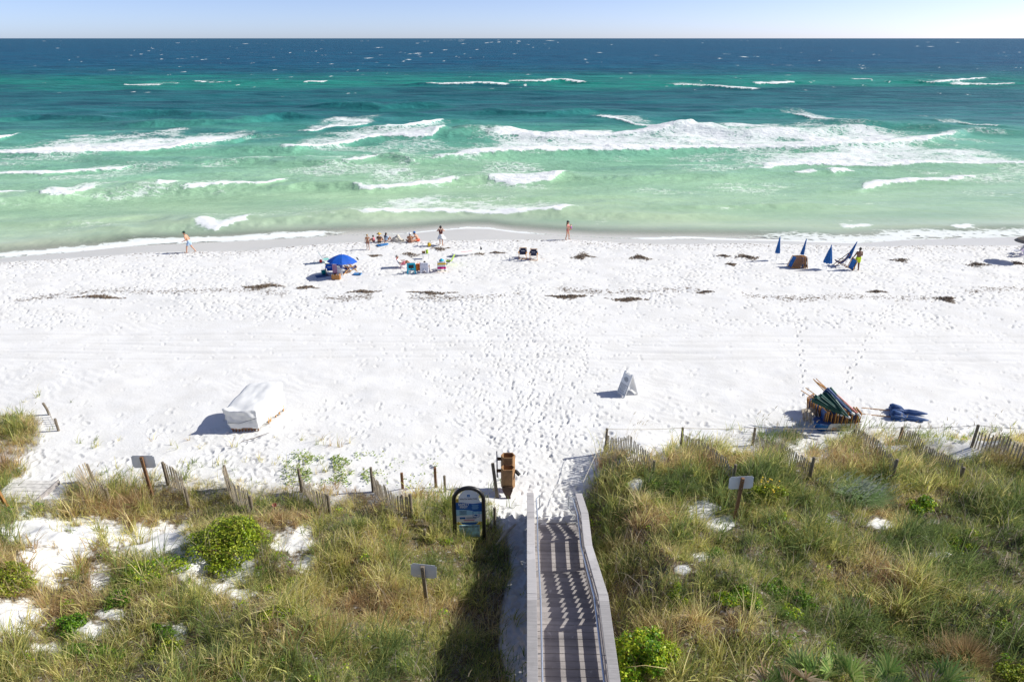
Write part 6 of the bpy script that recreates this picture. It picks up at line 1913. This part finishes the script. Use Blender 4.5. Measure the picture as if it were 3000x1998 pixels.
# saw palmettos: stalks, each ending in a fan of stiff blades
PALM = attr_mat("palmetto_blades", trans=.25, rough=.4, spec=.45)
def palmetto(label, px, py, fans, R_, seed):
    g = np.random.default_rng(900 + seed)
    p = atH(px, py)
    t = thing("saw_palmetto", label, "palmetto", p, 0, "saw palmettos at the bottom edge")
    for f in range(fans):
        az = g.uniform(0, 6.28); el = g.uniform(.7, 1.35)
        d = Vector((math.cos(az) * math.cos(el), math.sin(az) * math.cos(el) - .1, math.sin(el)))
        base = Vector((g.uniform(-.25, .25), g.uniform(-.25, .25), 0)); hub = base + d * g.uniform(.35, .65)
        MB().tube([base, hub], [.012, .008], 5).build("stalk", M["lime"] if False else M["fence_slats"], t)
        side = d.cross(Vector((g.normal(0, .4), g.normal(0, .4), 1))).normalized()
        V, F, Cl = [], [], []
        dead = g.uniform() < .3
        for k in range(13):
            th = (k / 12 - .5) * 2.5
            b1 = (d * math.cos(th) + side * math.sin(th)).normalized()
            nrm = d.cross(side).normalized()
            L = R_ * (.75 + .25 * math.cos(th)) * g.uniform(.85, 1.1)
            wv = b1.cross(nrm).normalized() * .027
            m_, tip = hub + b1 * L * .55 + nrm * .03, hub + b1 * L + Vector((0, 0, -.12 * g.uniform(.2, 1.4)))
            i0 = len(V)
            V += [hub - wv * .3, hub + wv * .3, m_ + wv, m_ + nrm * .012, m_ - wv, tip]
            F += [(i0, i0 + 1, i0 + 2, i0 + 3), (i0, i0 + 3, i0 + 4), (i0 + 3, i0 + 2, i0 + 5), (i0 + 4, i0 + 3, i0 + 5)]
            cg = np.array([(.17, .29, .07), (.27, .38, .10), (.36, .44, .14)][g.integers(3)]) if not dead else np.array([(.50, .40, .28), (.36, .25, .15)][g.integers(2)])
            tipc = np.array((.45, .36, .22)) if g.uniform() < .4 else cg
            Cl += [cg, cg, cg, cg * 1.1, cg, tipc]
        lp = [i for q in F for i in q]; sz = [len(q) for q in F]
        o = np_mesh("fan_leaf", np.array([tuple(v) for v in V]), np.array(lp), np.array(sz), PALM, colors=np.array(Cl)); o.parent = t
for i, (lb, px, py) in enumerate([("saw palmetto at the bottom edge, leftmost of the row", 2250, 2040), ("saw palmetto at the bottom edge with upright green fans", 2360, 2040), ("saw palmetto at the bottom edge with many dried fans", 2470, 2025),
                                  ("saw palmetto at the bottom edge, right of the dried one", 2580, 2060), ("saw palmetto at the bottom edge with two pale blades, rightmost", 2720, 2070)]):
    palmetto(lb, px, py - 5, 9, .72, i)

# trailing vines over the sand behind the left fences
def d_vine(px, py):
    a = smooth(1318, 1345, py) * smooth(1432, 1400, py) * smooth(800, 880, px) * smooth(1150, 1060, px)
    return a * smooth(.42, .58, vnoise(px / 30, py / 14, 33))
n = 26000
x, y = gg.uniform(-14, -3, n), gg.uniform(20, 28, n)
z = height0(x, y); px, py = proj(x, y, z)
f = gg.uniform(0, 1, n) < np.maximum(d_vine(px, py), .10 * smooth(1330, 1360, py) * smooth(1470, 1430, py) * smooth(1080, 1180, px) * smooth(1420, 1330, px) * smooth(.5, .65, vnoise(px / 22, py / 12, 34)))
x, y, z = x[f], y[f], z[f]; k = len(x)
nrm = gg.normal(0, .35, (k, 3)); nrm[:, 2] += 1; nrm /= np.linalg.norm(nrm, axis=1)[:, None]
a = np.cross(nrm, gg.normal(0, 1, (k, 3))); a /= np.linalg.norm(a, axis=1)[:, None]; b2 = np.cross(nrm, a)
P = np.stack([x, y, z + gg.uniform(.02, .16, k)], 1); s = gg.uniform(.028, .055, k)[:, None]
V = np.stack([P - a * s, P + b2 * s * .8, P + a * s, P - b2 * s * .8], 1).reshape(-1, 3)
C = np.array([(.26, .38, .05), (.34, .44, .08), (.46, .48, .16), (.18, .3, .05)])[gg.integers(0, 4, k)] * gg.uniform(.75, 1.25, k)[:, None]
o = np_mesh("beach_vines", V, np.arange(k * 4), np.full(k, 4), LEAF, colors=np.repeat(C, 4, 0)); tag(o, kind="stuff")
